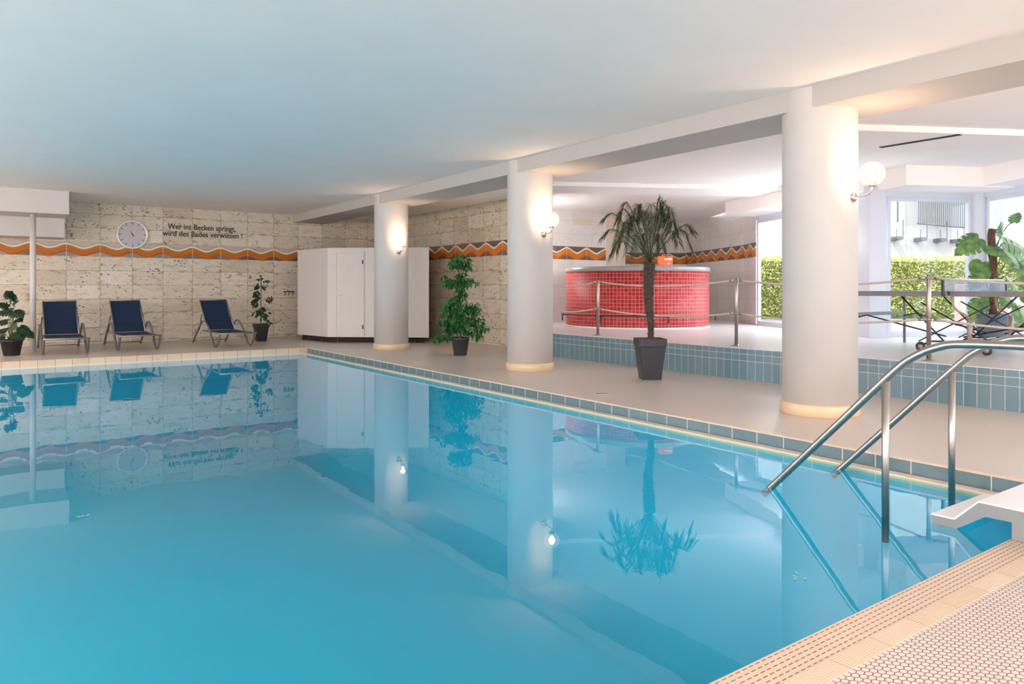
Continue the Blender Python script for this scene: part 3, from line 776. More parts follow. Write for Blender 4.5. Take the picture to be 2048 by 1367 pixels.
# weeping fig between the far and the middle column
t = thing('potted_fig', 'bushy green weeping fig in a round dark grey pot by the stone wall', 'potted plant', (6.93, 11.35, 0))
round_pot(t, .115, .165, .325, M['pot'])
bm = B(); bl = B()
tr = smooth_path([(0, 0, .3), (.02, .01, .6), (-.01, 0, .95), (.03, 0, 1.25), (.03, .01, 1.55), (.06, 0, 1.82)], 5)
tube(bm, tr, [.014 - .0005*k for k in range(len(tr))], 8)
clusters = []  # (centre, radii, leaves)
R_ = RGT
def off(l, z, dpt=0): return R_*l + FWD*dpt + Vector((0, 0, z))
for l, z, r, zr, n in [(0, 1.72, .19, .15, 170), (.10, 1.62, .13, .10, 60), (-.10, 1.66, .12, .08, 60), (.02, 1.45, .10, .09, 60), (-.19, 1.33, .14, .09, 90), (.0, 1.30, .14, .12, 120), (.14, 1.36, .10, .08, 50), (-.32, 1.43, .07, .05, 18), (.30, 1.33, .05, .04, 10),
                       (.02, 1.12, .10, .12, 80), (-.12, .95, .17, .13, 130), (.0, .78, .30, .20, 330), (-.22, .80, .16, .14, 110), (.20, .85, .18, .14, 150), (.0, .56, .33, .20, 360), (-.24, .50, .15, .14, 90), (.28, .62, .17, .14, 120), (.40, .50, .12, .08, 55), (.33, .34, .09, .06, 30), (-.42, .30, .09, .05, 36), (-.33, .60, .1, .07, 30), (-.26, .34, .12, .06, 40), (.22, .40, .14, .08, 60)]:
    clusters.append((l, z, r))
    for k in range(n):
        q = rv() * (random.random() ** .45); dp = random.uniform(-.6, .6)*r
        p = off(l + q.x*r, z + q.z*zr, q.y*r)
        d = (Vector((q.x, q.y, 0)) * .8 + rv()*.5 + Vector((0, 0, -.35)))
        leaf(bl, p, d, Vector((0, 0, 1)) + rv()*.4, random.uniform(.06, .095), random.uniform(.032, .044), .3, 3)
for l, z, r in clusters:
    a = Vector((0, 0, max(.32, z - .28))); b = off(l*.9, z)
    tube(bm, smooth_path([a, (a+b)/2 + Vector((0, 0, .05)), b], 3), .004, 5)
obj('branches', bm, M['trunk'], t); obj('foliage', bl, M['ficus'], t, recalc=False)

# slim climbing plant on a stake by the far wall
t = thing('potted_climber', 'slim dark green climber on a stake in a tall black pot', 'potted plant', (5.04, 17.1, 0))
square_pot(t, .20, .30, .40, M['potblack'])
bl = B(); bs = B(); tube(bs, [(0, 0, .36), (0, 0, 1.50)], .011, 8)
for l, z, dr, n in [(.09, 1.44, 1, 6), (.0, 1.47, -1, 5), (-.06, 1.28, -1, 16), (.06, 1.27, 1, 10), (-.08, 1.10, -1, 20), (-.07, 1.03, -1, 16), (.17, .98, 1, 20), (-.13, .93, -1, 18), (-.1, .86, -1, 16), (.0, .74, 1, 26), (-.02, .66, -1, 30), (.05, .60, 1, 14), (-.12, .63, -1, 8), (.12, .62, 1, 8), (.15, .43, 1, 14), (.02, .50, 1, 10)]:
    tube(bs, smooth_path([(0, 0, z - .06), off(l*.5, z), off(l, z - .02)], 3), .004, 5)
    for k in range(n):
        q = rv()*.06; leaf(bl, off(l + q.x, z + q.z*.9, q.y), Vector((dr*random.uniform(.2, 1), random.uniform(-.5, .5), random.uniform(-.8, .3))), rv() + Vector((0, -1, .5)), random.uniform(.06, .10), random.uniform(.035, .05), .3, 3)
obj('stems', bs, M['stem'], t); obj('foliage', bl, M['darkleaf'], t, recalc=False)

# monstera leaf outline (also used for the dark plant at the left)
def monstera_leaf(bm, p, d, up, L, slits=True):
    d = d.normalized(); side = d.cross(up).normalized(); nrm = side.cross(d).normalized()
    out = []
    n = 15
    for k in range(n + 1):
        f = k / n; w_ = .48 * math.sin(PI * min(1, .10 + .90 * f) ** .85) * (1 - .25*f)
        if slits and k % 3 == 1 and 2 < k < n - 1: w_ *= .5
        out.append((f*1.08 - .12 if k < 3 else f, w_))
    out = [(-.10, .10), (-.13, .22), (-.05, .38)] + [(.08, .46), (.16, .48), (.18, .30), (.23, .49), (.36, .48), (.38, .28), (.43, .46), (.55, .41), (.57, .24), (.62, .37), (.73, .29), (.76, .17), (.82, .20), (1.0, .0)] if slits else \
          [(-.10, .10), (-.12, .22), (-.05, .36), (.10, .45), (.28, .47), (.46, .42), (.63, .32), (.80, .18), (1.0, 0)]
    def P_(f, s): return p + d*(f*L) + side*(s*L) - nrm*(abs(s)**2*.5*L) - Vector((0, 0, 1))*(.22*L*max(0, f)**2)
    spine = [bm.verts.new(P_(max(0, f), 0)) for f, s in out]
    for sg in (-1, 1):
        ed = [bm.verts.new(P_(f, s*sg)) for f, s in out[:-1]] + [spine[-1]]
        for i in range(len(out) - 1):
            a, b, c, e = spine[i], spine[i+1], ed[i+1], ed[i]
            fs = [v for j, v in enumerate([a, b, c, e]) if v not in [a, b, c, e][:j]]
            if len(fs) >= 3:
                try: bm.faces.new(fs)
                except ValueError: pass

t = thing('potted_philodendron', 'dark leafy plant in a black pot left of the white pipe post', 'potted plant', (.26, 16.05, 0))
round_pot(t, .125, .18, .29, M['potblack'])
bs, bl = B(), B()
for l, z, dl, dz, L_ in [(.02, 1.0, .3, .8, .16), (-.05, 1.05, -.2, 1, .18), (.04, .80, 1.0, -.25, .27), (.0, .82, -1, -.1, .27), (.12, .66, 1, -.1, .16), (-.1, .62, -1, .0, .22), (.08, .42, 1, -.35, .26), (-.06, .46, -1, .1, .24), (.18, .52, 1, -.5, .22), (.26, .42, 1, -.5, .18), (0, .36, .4, -.2, .22), (-.1, .88, -.6, .5, .2), (.05, .95, .7, .4, .14), (-.15, .35, -1, -.2, .22), (.0, .50, .2, .4, .18)]:
    p = off(l, z, random.uniform(-.06, .06)); tube(bs, smooth_path([(l*.2, 0, .27), Vector((l*.3, 0, .27)).lerp(p, .6) + Vector((0, 0, .05)), p], 4), .006, 6)
    monstera_leaf(bl, p, off(dl, dz, random.uniform(-.5, .2)), Vector((-.3, -.6, 1)), L_)
for k in range(60):
    l = random.uniform(-.02, .36); p = off(l, .56 - .45*l + random.uniform(-.03, .03), random.uniform(-.03, .03)); leaf(bl, p, rv(), Vector((0, 0, 1)), .045, .018, .2, 3)
    leaf(bl, off(random.uniform(-.03, .03), random.uniform(.9, 1.16), random.uniform(-.03, .03)), rv(), Vector((0, 0, 1)), .06, .03, .2, 3)
obj('stems', bs, M['stem'], t); obj('foliage', bl, M['darkleaf'], t, recalc=False)

# palm in the tapered square planter
t = thing('potted_palm', 'tall dwarf date palm in a tapered square anthracite planter', 'potted palm', (7.16, 6.86, 0), math.radians(-33))
square_pot(t, .25, .375, .545, M['pot'])
ti = Matrix.Rotation(math.radians(33), 3, 'Z')
rg, fw_ = ti @ RGT, ti @ FWD
def po(l, z, dp=0): return rg*l + fw_*dp + Vector((0, 0, z))
bm = B(); ZT = 1.56
path = [(0.012, .48), (.01, .75), (-.02, 1.05), (-.015, 1.35), (.0, ZT)]
sp = smooth_path([tuple(po(l, z)) for l, z in path], 10); nn_ = len(sp)
tube(bm, sp, [.036 + .034*min(1, max(0, (k/nn_ - .15)*1.7)) + (.006 if k % 2 else 0) for k in range(nn_)], 12)
tk = obj('trunk', bm, M['trunk'], t)
bm = B()
for k in range(430):     # leaf-base stubs
    f = random.random(); p = sp[int(f*(nn_-1))]; a = random.uniform(0, 2*PI); r = .036 + .034*min(1, max(0, (f - .15)*1.7))
    d = Vector((math.cos(a), math.sin(a), .0)); q = p + d*r*.85
    tip = q + d*random.uniform(.012, .03)*(1 + f) + Vector((0, 0, random.uniform(.015, .05)*(1 + .5*f)))
    s_ = d.cross(Vector((0, 0, 1)))*.007
    v1, v2, v3, v4 = bm.verts.new(q + s_), bm.verts.new(q - s_), bm.verts.new(tip), bm.verts.new(q - Vector((0, 0, .012)))
    bm.faces.new([v1, v2, v3]); bm.faces.new([v1, v3, v4]); bm.faces.new([v2, v4, v3])
obj('fibre_stubs', bm, M['trunk'], tk)
base = po(0, ZT)
fr_spec = [  # lateral reach, peak height, tip height, depth reach, leaflets droop
    (.60, 2.07, 1.98, .05), (.50, 1.98, 1.80, -.15), (-.62, 2.00, 1.92, .0), (-.60, 2.22, 2.16, .1), (-.47, 2.08, 1.85, -.25), (-.38, 2.36, 2.22, .05), (-.22, 2.30, 2.20, -.2), (-.16, 2.34, 2.16, .15),
    (.06, 2.36, 2.22, .2), (.14, 2.40, 2.24, -.05), (.24, 2.38, 2.12, .1), (.25, 2.28, 2.05, -.25), (.10, 2.22, 2.02, -.35), (-.1, 2.2, 1.95, -.4), (-.30, 2.12, 1.86, .35), (.2, 2.1, 1.9, .4), (-.05, 2.28, 2.1, .35), (-.42, 2.0, 1.74, .22), (.0, 2.05, 1.85, .45), (-.33, 1.9, 1.68, -.3), (.3, 1.96, 1.8, -.35),
           (.42, 2.12, 2.0, .15), (-.5, 1.86, 1.70, .1), (-.26, 2.20, 2.02, .25), (.02, 2.16, 1.95, -.2), (.34, 2.24, 2.05, .3), (-.1, 1.95, 1.75, .2), (.12, 1.92, 1.74, -.15), (-.45, 2.26, 2.1, -.1)]
for (l, zp, zt, dp) in fr_spec:
    bm = B()
    ctrl = [base, base.lerp(po(l*.45, 0, dp*.45), 1.0).xy.to_3d() + Vector((0, 0, ZT + (zp - ZT)*.66)), po(l*.8, zp, dp*.8), po(l, zt, dp)]
    rp = smooth_path([tuple(v) for v in ctrl], 9); m = len(rp)
    tube(bm, rp, [.0055*(1 - .8*k/m) for k in range(m)], 5)
    for k in range(9, m):
        tan = (rp[min(k+1, m-1)] - rp[k-1]).normalized(); side = tan.cross(Vector((0, 0, 1)))
        side = side.normalized() if side.length > .05 else rg
        for sg in (-1, 1):
            for h_ in (0, .33, .67):
                p = rp[k].lerp(rp[k-1], h_)
                L_ = random.uniform(.11, .19) * (1 - .35*abs(k/m - .6))
                d = side*sg*random.uniform(.6, 1.1) + tan*.8 + Vector((0, 0, .25))
                leaf(bm, p, d, Vector((0, 0, 1)), L_, .0075, random.uniform(.3, .9), 4)
    obj('frond', bm, M['palm'], t, recalc=False)

# swiss cheese plant by the window
t = thing('potted_monstera', 'large bright green split-leaf plant in a grey pot by the window post', 'potted plant', (12.35, 4.75, ZS))
round_pot(t, .18, .25, .42, plain('slate_blue_pot', (.10, .12, .16), .5))
z0_ = .38
bm = B(); tube(bm, smooth_path([tuple(off(0, z0_)), tuple(off(.02, 1.0)), tuple(off(-.02, 1.55)), tuple(off(.0, 1.70))], 5), .055, 12); obj('moss_pole', bm, M['moss'], t)
spec = [(-.22, 1.56, -1, -.5, .40), (-.14, 1.20, -.5, -1.0, .36), (-.02, 1.62, -.2, .5, .26), (.10, 1.50, 1, -.25, .42), (.30, 1.28, .6, -.9, .36), (.42, 1.0, .3, -1, .34), (.05, .92, -.5, -.3, .26), (.22, .96, .6, -.4, .26), (-.30, .98, -.8, -.6, .26), (-.18, .60, -.5, -.9, .30), (.28, .50, .5, -.9, .34), (.12, .66, .7, -.5, .26), (.38, .70, .9, -.3, .30), (-.1, 1.45, .2, -.2, .32), (.24, 1.80, .05, 1, .20), (.5, 1.25, .9, -.6, .3), (.02, 1.35, .6, -.8, .3), (-.05, .75, -.2, -.8, .26)]
bs = B()
for i, (l, z, dl, dz, L_) in enumerate(spec):
    dp = random.uniform(-.25, .05); p = off(l, z, dp)
    tube(bs, smooth_path([tuple(off(0, max(z0_, z - .45))), tuple(off(l*.6, z - .08, dp*.7)), tuple(p)], 5), .007, 6)
    bl = B(); monstera_leaf(bl, p, off(dl, dz, random.uniform(-.5, .1)), Vector((-.58, -.81, .9)), L_, i % 3 != 1); obj('leaf', bl, M['monstera'], t, recalc=False)
obj('stems', bs, M['stem'], t)

# ------------------------------------------------------------------ cabin
pl = [(5.92, 17.15), (6.14, 15.80), (7.90, 14.28), (8.62, 15.58), (8.62, 17.9), (6.3, 17.9)]
t = thing('cabin', 'white angular sauna cabin on short metal feet behind the farthest column', 'cabin', (6.14, 15.80, 0))
loc = [(x - 6.14, y - 15.80) for x, y in pl]
bm = B(); prism(bm, loc, .125, 2.12); obj('body', bm, M['shed'], t)
bm = B(); cxx, cyy = sum(p[0] for p in loc)/6, sum(p[1] for p in loc)/6
prism(bm, [(cxx + (x-cxx)*.93, cyy + (y-cyy)*.93) for x, y in loc], 0, .125); obj('gap_block', bm, M['dark'], t)  # near-black block filling the gap under the body, behind the feet
bm = B(); prism(bm, [(cxx + (x-cxx)*1.008, cyy + (y-cyy)*1.008) for x, y in loc], 2.12, 2.135); obj('roof', bm, M['shed'], t)
A, Bv = Vector((*loc[1], 0)), Vector((*loc[2], 0)); d = (Bv - A).normalized(); nn = Vector((d.y, -d.x, 0))
ang = math.atan2(d.y, d.x)
dr = bpy.data.objects.new('door', None); C.objects.link(dr); dr.parent = t; dr.location = A + d*.22 + Vector((0, 0, .15)); dr.rotation_euler = (0, 0, ang)
bm = B(); box(bm, 0, .60, -.016, .004, 0, 1.86, .003); obj('door_leaf', bm, M['shed'], dr)
bm = B(); box(bm, -.03, 0, -.024, .004, -.01, 1.90); box(bm, .60, .63, -.024, .004, -.01, 1.90); box(bm, 0, .60, -.024, .004, 1.865, 1.90); obj('door_frame', bm, M['shed'], dr)
for z in (.16, 1.62): bm = B(); box(bm, .585, .615, -.03, -.014, z, z + .09); obj('hinge', bm, M['black'], dr)
bm = B(); tube(bm, [(.05, -.016, .92), (.05, -.055, .92), (.14, -.058, .92)], .008, 8); obj('door_handle', bm, M['white'], dr)
for px_, d_ in ((617, 17.4), (645.5, 16.76), (677, 16.1), (733, 16.0)):
    pass
for q, f in ((0, .35), (0, .80), (1, .10), (1, .46), (1, .86)):
    a, b = Vector((*loc[q], 0)), Vector((*loc[q+1], 0)); p = a.lerp(b, f); dd = (b - a).normalized(); ins = Vector((-dd.y, dd.x, 0))*.03
    if ins.dot(Vector((cxx, cyy, 0)) - p) < 0: ins = -ins
    bm = B(); lathe(bm, [(0, 0), (.022, 0), (.022, .008), (.011, .012), (.011, .126), (0, .126)], 12, (p + ins).x, (p + ins).y); obj('foot', bm, M['steel'], t)

# ------------------------------------------------------------------ hot tub
TX, TY, TR = 11.34, 11.26, 1.52
t = thing('hot_tub', 'round raised hot tub clad in red mosaic tiles with a grey rim', 'hot tub', (TX, TY, ZS))
bm = B(); lathe(bm, [(TR, 0), (TR, 1.155), (TR - .2, 1.155), (TR - .2, .3), (0, .3)], 96)
o = obj('tiled_wall', bm, M['redtile'], t); setuv(o, lambda co, n: (math.atan2(co.y, co.x)*TR + 10, co.z))
bm = B(); lathe(bm, [(TR - .22, 1.15), (TR + .006, 1.15), (TR + .02, 1.165), (TR + .02, 1.235), (TR, 1.25), (TR - .22, 1.25)], 96, closed=True); obj('rim', bm, M['rim'], t)
bm = B(); lathe(bm, [(TR - .005, 0), (TR + .02, 0), (TR + .012, .03), (TR - .005, .035)], 96, closed=True); obj('floor_bead', bm, M['white'], t)
rl = bpy.data.objects.new('foot_rail', None); C.objects.link(rl); rl.parent = t
a0 = math.atan2(-FWD.y, -FWD.x); bm = B()
arc = [a0 + math.radians(x) for x in range(-84, 85, 4)]
tube(bm, [((TR + .13)*math.cos(a), (TR + .13)*math.sin(a), .27) for a in arc], .012, 8); obj('rail_tube', bm, M['black'], rl)
for x in (-80, -35, 12, 76):
    a = a0 + math.radians(x); bm = B()
    tube(bm, [((TR - .01)*math.cos(a), (TR - .01)*math.sin(a), .25), ((TR + .13)*math.cos(a), (TR + .13)*math.sin(a), .25)], .012, 8)
    tube(bm, [((TR + .13)*math.cos(a), (TR + .13)*math.sin(a), .28), ((TR + .13)*math.cos(a), (TR + .13)*math.sin(a), .13)], .014, 8); obj('rail_bracket', bm, M['black'], rl)
# orange case on the rim
p = at(14.62, 1330); t = thing('orange_case', 'small orange plastic case with white lettering on the tub rim', 'case', (p.x, p.y, ZS + 1.25), -TH)
bm = B(); box(bm, -.145, .145, -.05, .05, 0, .205, .012); obj('body', bm, M['orange'], t)
bm = B(); tube(bm, smooth_path([(-.05, 0, .2), (-.05, 0, .235), (.05, 0, .235), (.05, 0, .2)], 5), .009, 8); obj('handle', bm, M['orange'], t)
bm = B(); box(bm, -.02, .12, -.054, -.048, .125, .16); obj('white_lettering', bm, M['white'], t)
bm = B(); lathe(bm, [(0, 0), (.02, 0), (.02, .006), (0, .006)], 16); rotx(bm); bmesh.ops.translate(bm, verts=bm.verts, vec=(.06, -.048, .05)); obj('latch', bm, M['white'], t)

# ------------------------------------------------------------------ rope barrier on the step
PY = [11.3, 9.28, 6.43, 3.87, 1.15]; PX = 8.42
names = ['steel barrier post hidden behind the middle column', 'pale steel barrier post in front of the red tub', 'dark steel barrier post left of the near column',
         'steel barrier post in front of the table tennis table', 'steel barrier post at the right end of the step']
def post():
    t = thing('barrier_post', '', 'post', (0, 0, 0), 0, 'rope barrier posts along the step')
    bm = B(); lathe(bm, [(0, 0), (.024, 0), (.024, .94), (.018, .948), (0, .948)], 20); obj('pole', bm, M['bronze'], t)
    bm = B(); lathe(bm, [(0, 0), (.075, 0), (.075, .006), (.03, .010), (.026, .03), (0, .03)], 24); obj('base_flange', bm, M['bronze'], t)
    for z in (.455, .915):
        bm = B(); lathe(bm, [(.024, -.012), (.030, -.010), (.030, .010), (.024, .012)], 20, 0, 0, z)
        for s in (-1, 1):
            ringp = [(0, s*(.045 + .018*math.cos(a)), z + .018*math.sin(a)) for a in [2*PI*k/12 for k in range(12)]]
            tube(bm, ringp, .005, 6, closed=True)
        obj('ring_collar', bm, M['bronze'], t)
    return t
P0 = post()
for i, y in enumerate(PY):
    if i == 0: P0.location = (PX, y, ZS); P0['label'] = names[0]
    else: dup(P0, (PX, y, ZS), 0, names[i])
rn = ['left of the red tub', 'across the red tub', 'behind the near column', 'before the table tennis table']
for i in range(4):
    for z, w_ in ((1.325, 'upper'), (.865, 'lower')):
        a, b = PY[i] - .06, PY[i+1] + .06; bm = B(); n = 18
        tube(bm, [(0, a + (b-a)*k/n - PY[i], z - .075*4*(k/n)*(1 - k/n)) for k in range(n+1)], .0125, 8)
        for e_, yy in (('ferrule', a), ('ferrule', b)): pass
        o = obj('barrier_rope', bm, M['rope'], None, (PX, PY[i], 0))
        tag(o, '%s sagging barrier rope %s' % (w_, rn[i]), 'rope', 'barrier ropes between the posts')
        for yy, zz in ((a, z), (b, z)):
            s = 1 if yy == b else -1; bm = B(); tube(bm, [(0, yy - PY[i], zz), (0, yy - PY[i] + s*.045, zz - .003)], .016, 8); obj('rope_end', bm, M['bronze'], o)

# ------------------------------------------------------------------ table tennis table
t = thing('table_tennis_table', 'rolling table tennis table with net seen edge-on on the raised floor', 'table', (10.3, 4.15, ZS))
for s in (-1, 1):
    bm = B(); box(bm, -.7625, .7625, s*.02 if s > 0 else -1.37, 1.37 if s > 0 else -.02, .745, .765); obj('table_half', bm, M['tabletop'], t)
    bm = B(); y0_, y1_ = (.02, 1.37) if s > 0 else (-1.37, -.02)
    box(bm, -.77, -.74, y0_, y1_, .70, .765); box(bm, .74, .77, y0_, y1_, .70, .765); box(bm, -.74, .74, y1_ - .03 if s > 0 else y0_, y1_ if s > 0 else y0_ + .03, .70, .765); obj('apron', bm, M['tableedge'], t)
    for sx in (-1, 1):
        bm = B(); box(bm, sx*.70 - .014, sx*.70 + .014, s*1.25 - .014, s*1.25 + .014, .0, .72); obj('leg', bm, M['legs'], t)
    bm = B(); box(bm, -.70, .70, s*1.25 - .01, s*1.25 + .01, .42, .47); obj('leg_crossbar', bm, M['tableedge'], t)
    for sx in (-1, 1):
        bm = B(); tube(bm, [(sx*.66, s*1.24, .40), (sx*.66, s*1.08, .44), (sx*.60, s*.10, .20)], .011, 6); obj('strut', bm, M['black'], t)
        bm = B(); tube(bm, [(sx*.58, s*.70, .74), (sx*.58, s*.10, .10)], .011, 6); obj('brace', bm, M['black'], t)
        bm = B(); tube(bm, [(sx*.56, -s*.45, .12), (sx*.56, s*.42, .62)], .009, 6); obj('brace', bm, M['black'], t)
        w2 = bpy.data.objects.new('castor', None); C.objects.link(w2); w2.parent = t; w2.location = (sx*.66, s*.38, .06)
        bm = B(); lathe(bm, [(.02, -.014), (.052, -.016), (.060, -.008), (.060, .008), (.052, .016), (.02, .014)], 24, closed=True); bmesh.ops.rotate(bm, verts=bm.verts, cent=(0, 0, 0), matrix=Matrix.Rotation(PI/2, 3, 'Y')); obj('tyre', bm, M['black'], w2)
        bm = B(); lathe(bm, [(0, -.017), (.030, -.017), (.030, .017), (0, .017)], 16); bmesh.ops.rotate(bm, verts=bm.verts, cent=(0, 0, 0), matrix=Matrix.Rotation(PI/2, 3, 'Y')); obj('hub', bm, M['tan'], w2)
        bm = B(); tube(bm, [(sx*.62, s*.38, .06), (sx*.62, s*.30, .13), (sx*.60, 0, .14)], .013, 6); obj('castor_arm', bm, M['black'], t)
for sx in (-1, 1):
    bm = B(); tube(bm, smooth_path([(sx*.62, .02, .74), (sx*.62, .0, .56), (sx*.60, -.14, .46), (sx*.60, -.17, .40)], 4), .013, 8); tube(bm, [(sx*.60, -.17, .44), (sx*.60, -.17, .10)], .03, 10); obj('lift_strut', bm, M['tan'], t)
bm = B(); tube(bm, [(-.6, 0, .14), (.6, 0, .14)], .014, 6); obj('axle_bar', bm, M['black'], t)
nt = bpy.data.objects.new('net', None); C.objects.link(nt); nt.parent = t; nt.location = (0, 0, .765)
def netmat():
    q = NT('net_mesh'); g = q.n('ShaderNodeTexCoord').outputs['Object']; s_ = q.n('ShaderNodeSeparateXYZ', {0: g})
    fx = q.ma('FRACT', q.ma('MULTIPLY', s_.outputs[0], 80)); fz = q.ma('FRACT', q.ma('MULTIPLY', s_.outputs[2], 80))
    th = q.ma('MAXIMUM', q.ma('LESS_THAN', fx, .3), q.ma('LESS_THAN', fz, .3))
    mx = q.n('ShaderNodeMixShader', {0: th, 1: q.n('ShaderNodeBsdfTransparent').outputs[0], 2: q.n('ShaderNodeBsdfDiffuse', {'Color': (.35, .45, .55, 1)}).outputs[0]})
    q.t.links.new(mx.outputs[0], q.out.inputs[0]); return q.m
bm = B(); box(bm, -.90, .90, -.001, .001, .0, .15); obj('net_cloth', bm, netmat(), nt)
bm = B(); box(bm, -.905, .905, -.004, .004, .145, .155); obj('net_cord', bm, M['white'], nt)
for sx in (-1, 1): bm = B(); box(bm, sx*.91 - .016, sx*.91 + .016, -.016, .016, -.06, .158); obj('net_post', bm, M['black'], nt)

# ------------------------------------------------------------------ pool handrails and stair unit
def rail(x, label):
    t = thing('handrail', label, 'handrail', (x, 0, 0), 0, 'steel handrails into the pool')
    path = [(0, 2.98, -.16), (0, 2.06, .80)]
    bend = smooth_path([(0, 2.985, -.17), (0, 2.93, -.113), (0, 2.5, .335), (0, 2.14, .71), (0, 2.02, .815), (0, 1.88, .885), (0, 1.72, .91), (0, 1.2, .915), (0, .95, .90), (0, .86, .84), (0, .84, .72), (0, .84, -.1)], 8)
    bm = B(); tube(bm, bend, .0225, 16); obj('top_rail', bm, M['steel'], t)
    bm = B(); tube(bm, [(0, 2.17, -.26), (0, 2.17, .67)], .020, 16); obj('upright', bm, M['steel'], t)
    return t
rail(4.20, 'steel pool handrail nearer the camera, entering the water farther left')
rail(5.03, 'steel pool handrail along the blue kerb, the farther of the two')
t = thing('stair_unit', 'white stepped pool entry stair hooked over the gutter at right', 'pool stairs', (4.30, 1.57, -.0965))
zz = .098
prof = [(-.30, .0), (-.30, .155), (.15, .153), (.27, .030), (.39, .028), (.39, -.02), (.30, -.03), (.36, -.07), (.17, -.10), (.06, .07), (-.01, .07), (-.01, .0)]
prof = [(-.42, .0), (-.42, .155), (.15, .153), (.27, .030), (.39, .028), (.39, -.018), (.27, -.022), (.12, .085), (-.005, .088), (-.005, .0)]
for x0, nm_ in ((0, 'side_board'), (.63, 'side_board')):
    bm = B(); xprism(bm, prof, x0, x0 + .05); obj(nm_, bm, M['shadedplastic'], t)
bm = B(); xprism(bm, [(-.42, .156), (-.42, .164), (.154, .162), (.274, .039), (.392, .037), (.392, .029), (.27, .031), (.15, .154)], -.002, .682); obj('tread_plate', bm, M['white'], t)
# ------------------------------------------------------------------ small things
t_ = [((1205, 787), 'small dark floor drain on the beige deck near the palm planter'), ((838, 722), 'small dark floor drain on the beige deck near the farthest column')]
for (px, py), lb in t_:
    d_ = F_PX * 1.2 / (py - 578.3); p = at(d_, px); bm = B(); box(bm, -.07, .07, -.035, .035, 0, .003); bmesh.ops.rotate(bm, verts=bm.verts, cent=(0, 0, 0), matrix=Matrix.Rotation(-TH, 3, 'Z'))
    tag(obj('floor_drain', bm, M['bronze'], None, (p.x, p.y, 0)), lb, 'drain', 'floor drains')
for (px, py), lb in [((175, 1033), 'tiny yellow debris floating on the water at left'), ((640, 957), 'tiny debris floating on the water below the cabin reflection'), ((1600, 1155), 'tiny yellow debris floating near the handrails')]:
    d_ = F_PX * (1.2 - ZW) / (py - 578.3); p = at(d_, px); bm = B()
    for k in range(4): q = rv(0, 0)*random.uniform(.0, .04); leaf(bm, Vector((q.x, q.y, .003)), rv(0, 0), Vector((0, 0, 1)), .03, .010, 0, 3)
    tag(obj('floating_debris', bm, plain('dry_leaf', (.45, .38, .12), .8), None, (p.x, p.y, ZW + .002)), lb, 'debris', 'debris on the water')
bm = B(); box(bm, 9.29, 9.36, 3.93, 4.88, H - .078, H - .068)
tag(obj('ceiling_vent', bm, M['dark']), 'long dark slot vent in the ceiling before the windows', 'vent')
bm = B(); p = at(F_PX*(H - 1.2)/(578.3 - 378), 1389); lathe(bm, [(0, 0), (.03, 0), (.035, .02), (0, .03)], 16, p.x, p.y, H - .028)
tag(obj('smoke_detector', bm, M['rim']), 'tiny round ceiling sensor above the red tub', 'sensor')

# ------------------------------------------------------------------ outdoors
bm = B(); prism(bm, [(11.0, -14), (60, -14), (60, 50), (16.6, 50), (16.6, 14.0), F0, F1, F2, F3, F4, F5, (12.3, -4.2)], .0, .32)
o = struct('outdoor_paving', bm, M['paving']); setuv(o, lambda co, n: (co.x, co.y))
def hedge(l0, l1, d0, label):
    t = thing('hedge', label, 'hedge', tuple(FWD*d0 + RGT*l0 + Vector((0, 0, .32))), -TH)
    L_ = l1 - l0; bm = B(); box(bm, 0, L_, .15, 1.0, 0, 1.72); obj('inner_growth', bm, plain('hedge_core', (.10, .12, .03), .9, var=.5, scale=8), t)
    bm = B()
    for k in range(int(1500*L_)):
        if random.random() < .82: p = Vector((random.uniform(0, L_), random.uniform(-.02, .2) + .06*math.sin(k), random.uniform(.10, 1.82)))
        else: p = Vector((random.uniform(0, L_), random.uniform(.1, 1.0), random.uniform(1.66, 1.86)))
        leaf(bm, p, rv(-.3, 1), rv(), random.uniform(.07, .12), random.uniform(.035, .06), .1, 2)
    obj('foliage', bm, M['hedge'], t, recalc=False)
hedge(6.3, 9.4, 21.5, 'yellow green clipped hedge outside, seen left of the near column')
hedge(9.6, 18.5, 21.8, 'long sunlit yellow green hedge outside the windows at right')
t = thing('building', 'cream rendered building outside behind the hedge', 'building', tuple(FWD*30 + RGT*6 + Vector((0, 0, .32))), -TH)
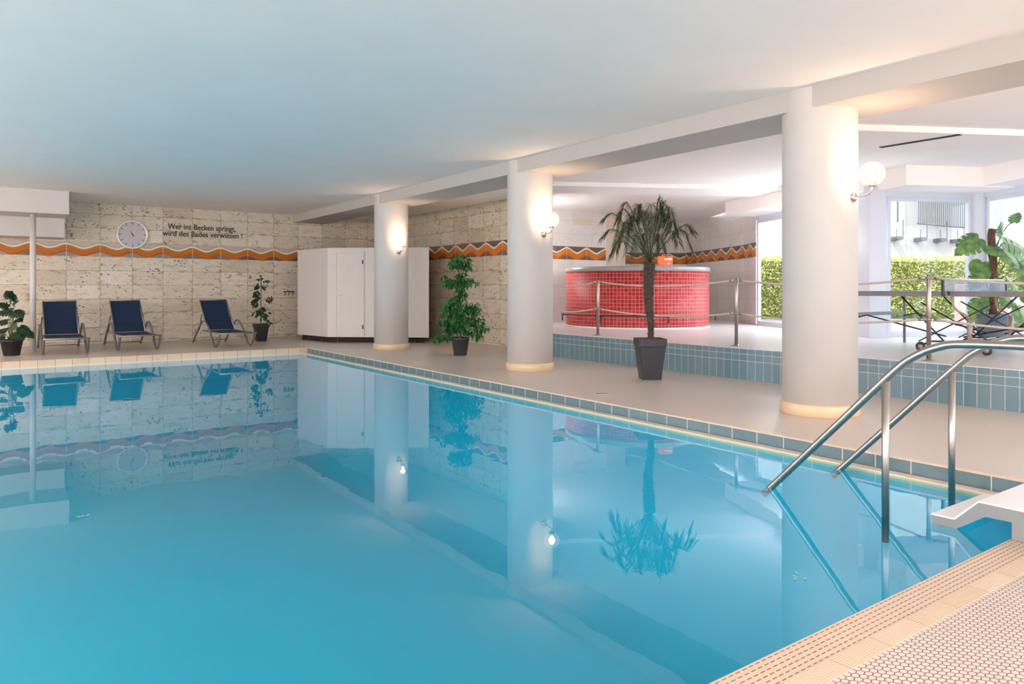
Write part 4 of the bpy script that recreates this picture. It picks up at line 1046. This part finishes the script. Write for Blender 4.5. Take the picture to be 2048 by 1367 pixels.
bm = B(); box(bm, 0, 18.3 - 6 + .6, 0, 5, 0, 11); obj('wall', bm, M['facade'], t)
bm = B(); box(bm, 12.9, 26, 3, 8, 0, 11); obj('side_wing', bm, M['bluewall'], t)
bm = B(); box(bm, 12.9, 15, 2.6, 3, 3.1, 3.75); obj('canopy', bm, M['bluewall'], t)
def px_l(px, d): return d * (px - CX) / F_PX - 6
bt = t; t = bpy.data.objects.new('balcony_railing', None); C.objects.link(t); t.parent = bt; t['label'] = 'grey barred railing with brackets'
x0, x1 = px_l(1823, 30), px_l(1913, 30)
bm = B()
n = 22
for k in range(n+1):
    x = x0 + (x1-x0)*k/n; box(bm, x - .014, x + .014, -.55, -.52, 3.55 - .15*k/n, 6.2)
obj('bars', bm, M['railing'], t)
bm = B(); tube(bm, [(x0 - .05, -.535, 3.55), (x1 + .05, -.535, 3.38)], .035, 6); obj('bottom_rail', bm, M['railing'], t)
for px in (1785, 1832, 1871, 1905):
    x = px_l(px, 30); z = 3.45 - .1*(px - 1785)/120
    bm = B(); box(bm, x - .13, x - .115, -.57, -.54, z - .55, z - .1); box(bm, x + .13, x + .15, -.57, -.54, z - .45, z + .25); box(bm, x - .10, x + .15, -.57, -.0, z - .56, z - .42); obj('bracket', bm, M['railing'], t)
bm = B(); box(bm, px_l(1782, 30) - .02, px_l(1782, 30) + .02, -.55, -.5, 3.6, 6.2); obj('thin_post', bm, M['railing'], t)
p = at(17.5, 1931)
bm = B(); box(bm, -.13, .13, -.2, .2, 0, 1.0, .02); o = obj('stone_pier', bm, M['brick'], None, (p.x, p.y, .32)); tag(o, 'low pink stone pier outside the middle window', 'pier')
p = at(16.0, 2045)
bm = B(); bmesh.ops.create_icosphere(bm, subdivisions=3, radius=.5)
for v in bm.verts: v.co = Vector((v.co.x*1.1, v.co.y*.8, v.co.z*.9)) * (1 + .12*math.sin(v.co.x*9 + v.co.y*7) * math.cos(v.co.z*8))
o = obj('boulder', bm, M['brick'], None, (p.x, p.y, .6)); tag(o, 'pink boulder outside at the right edge', 'rock')
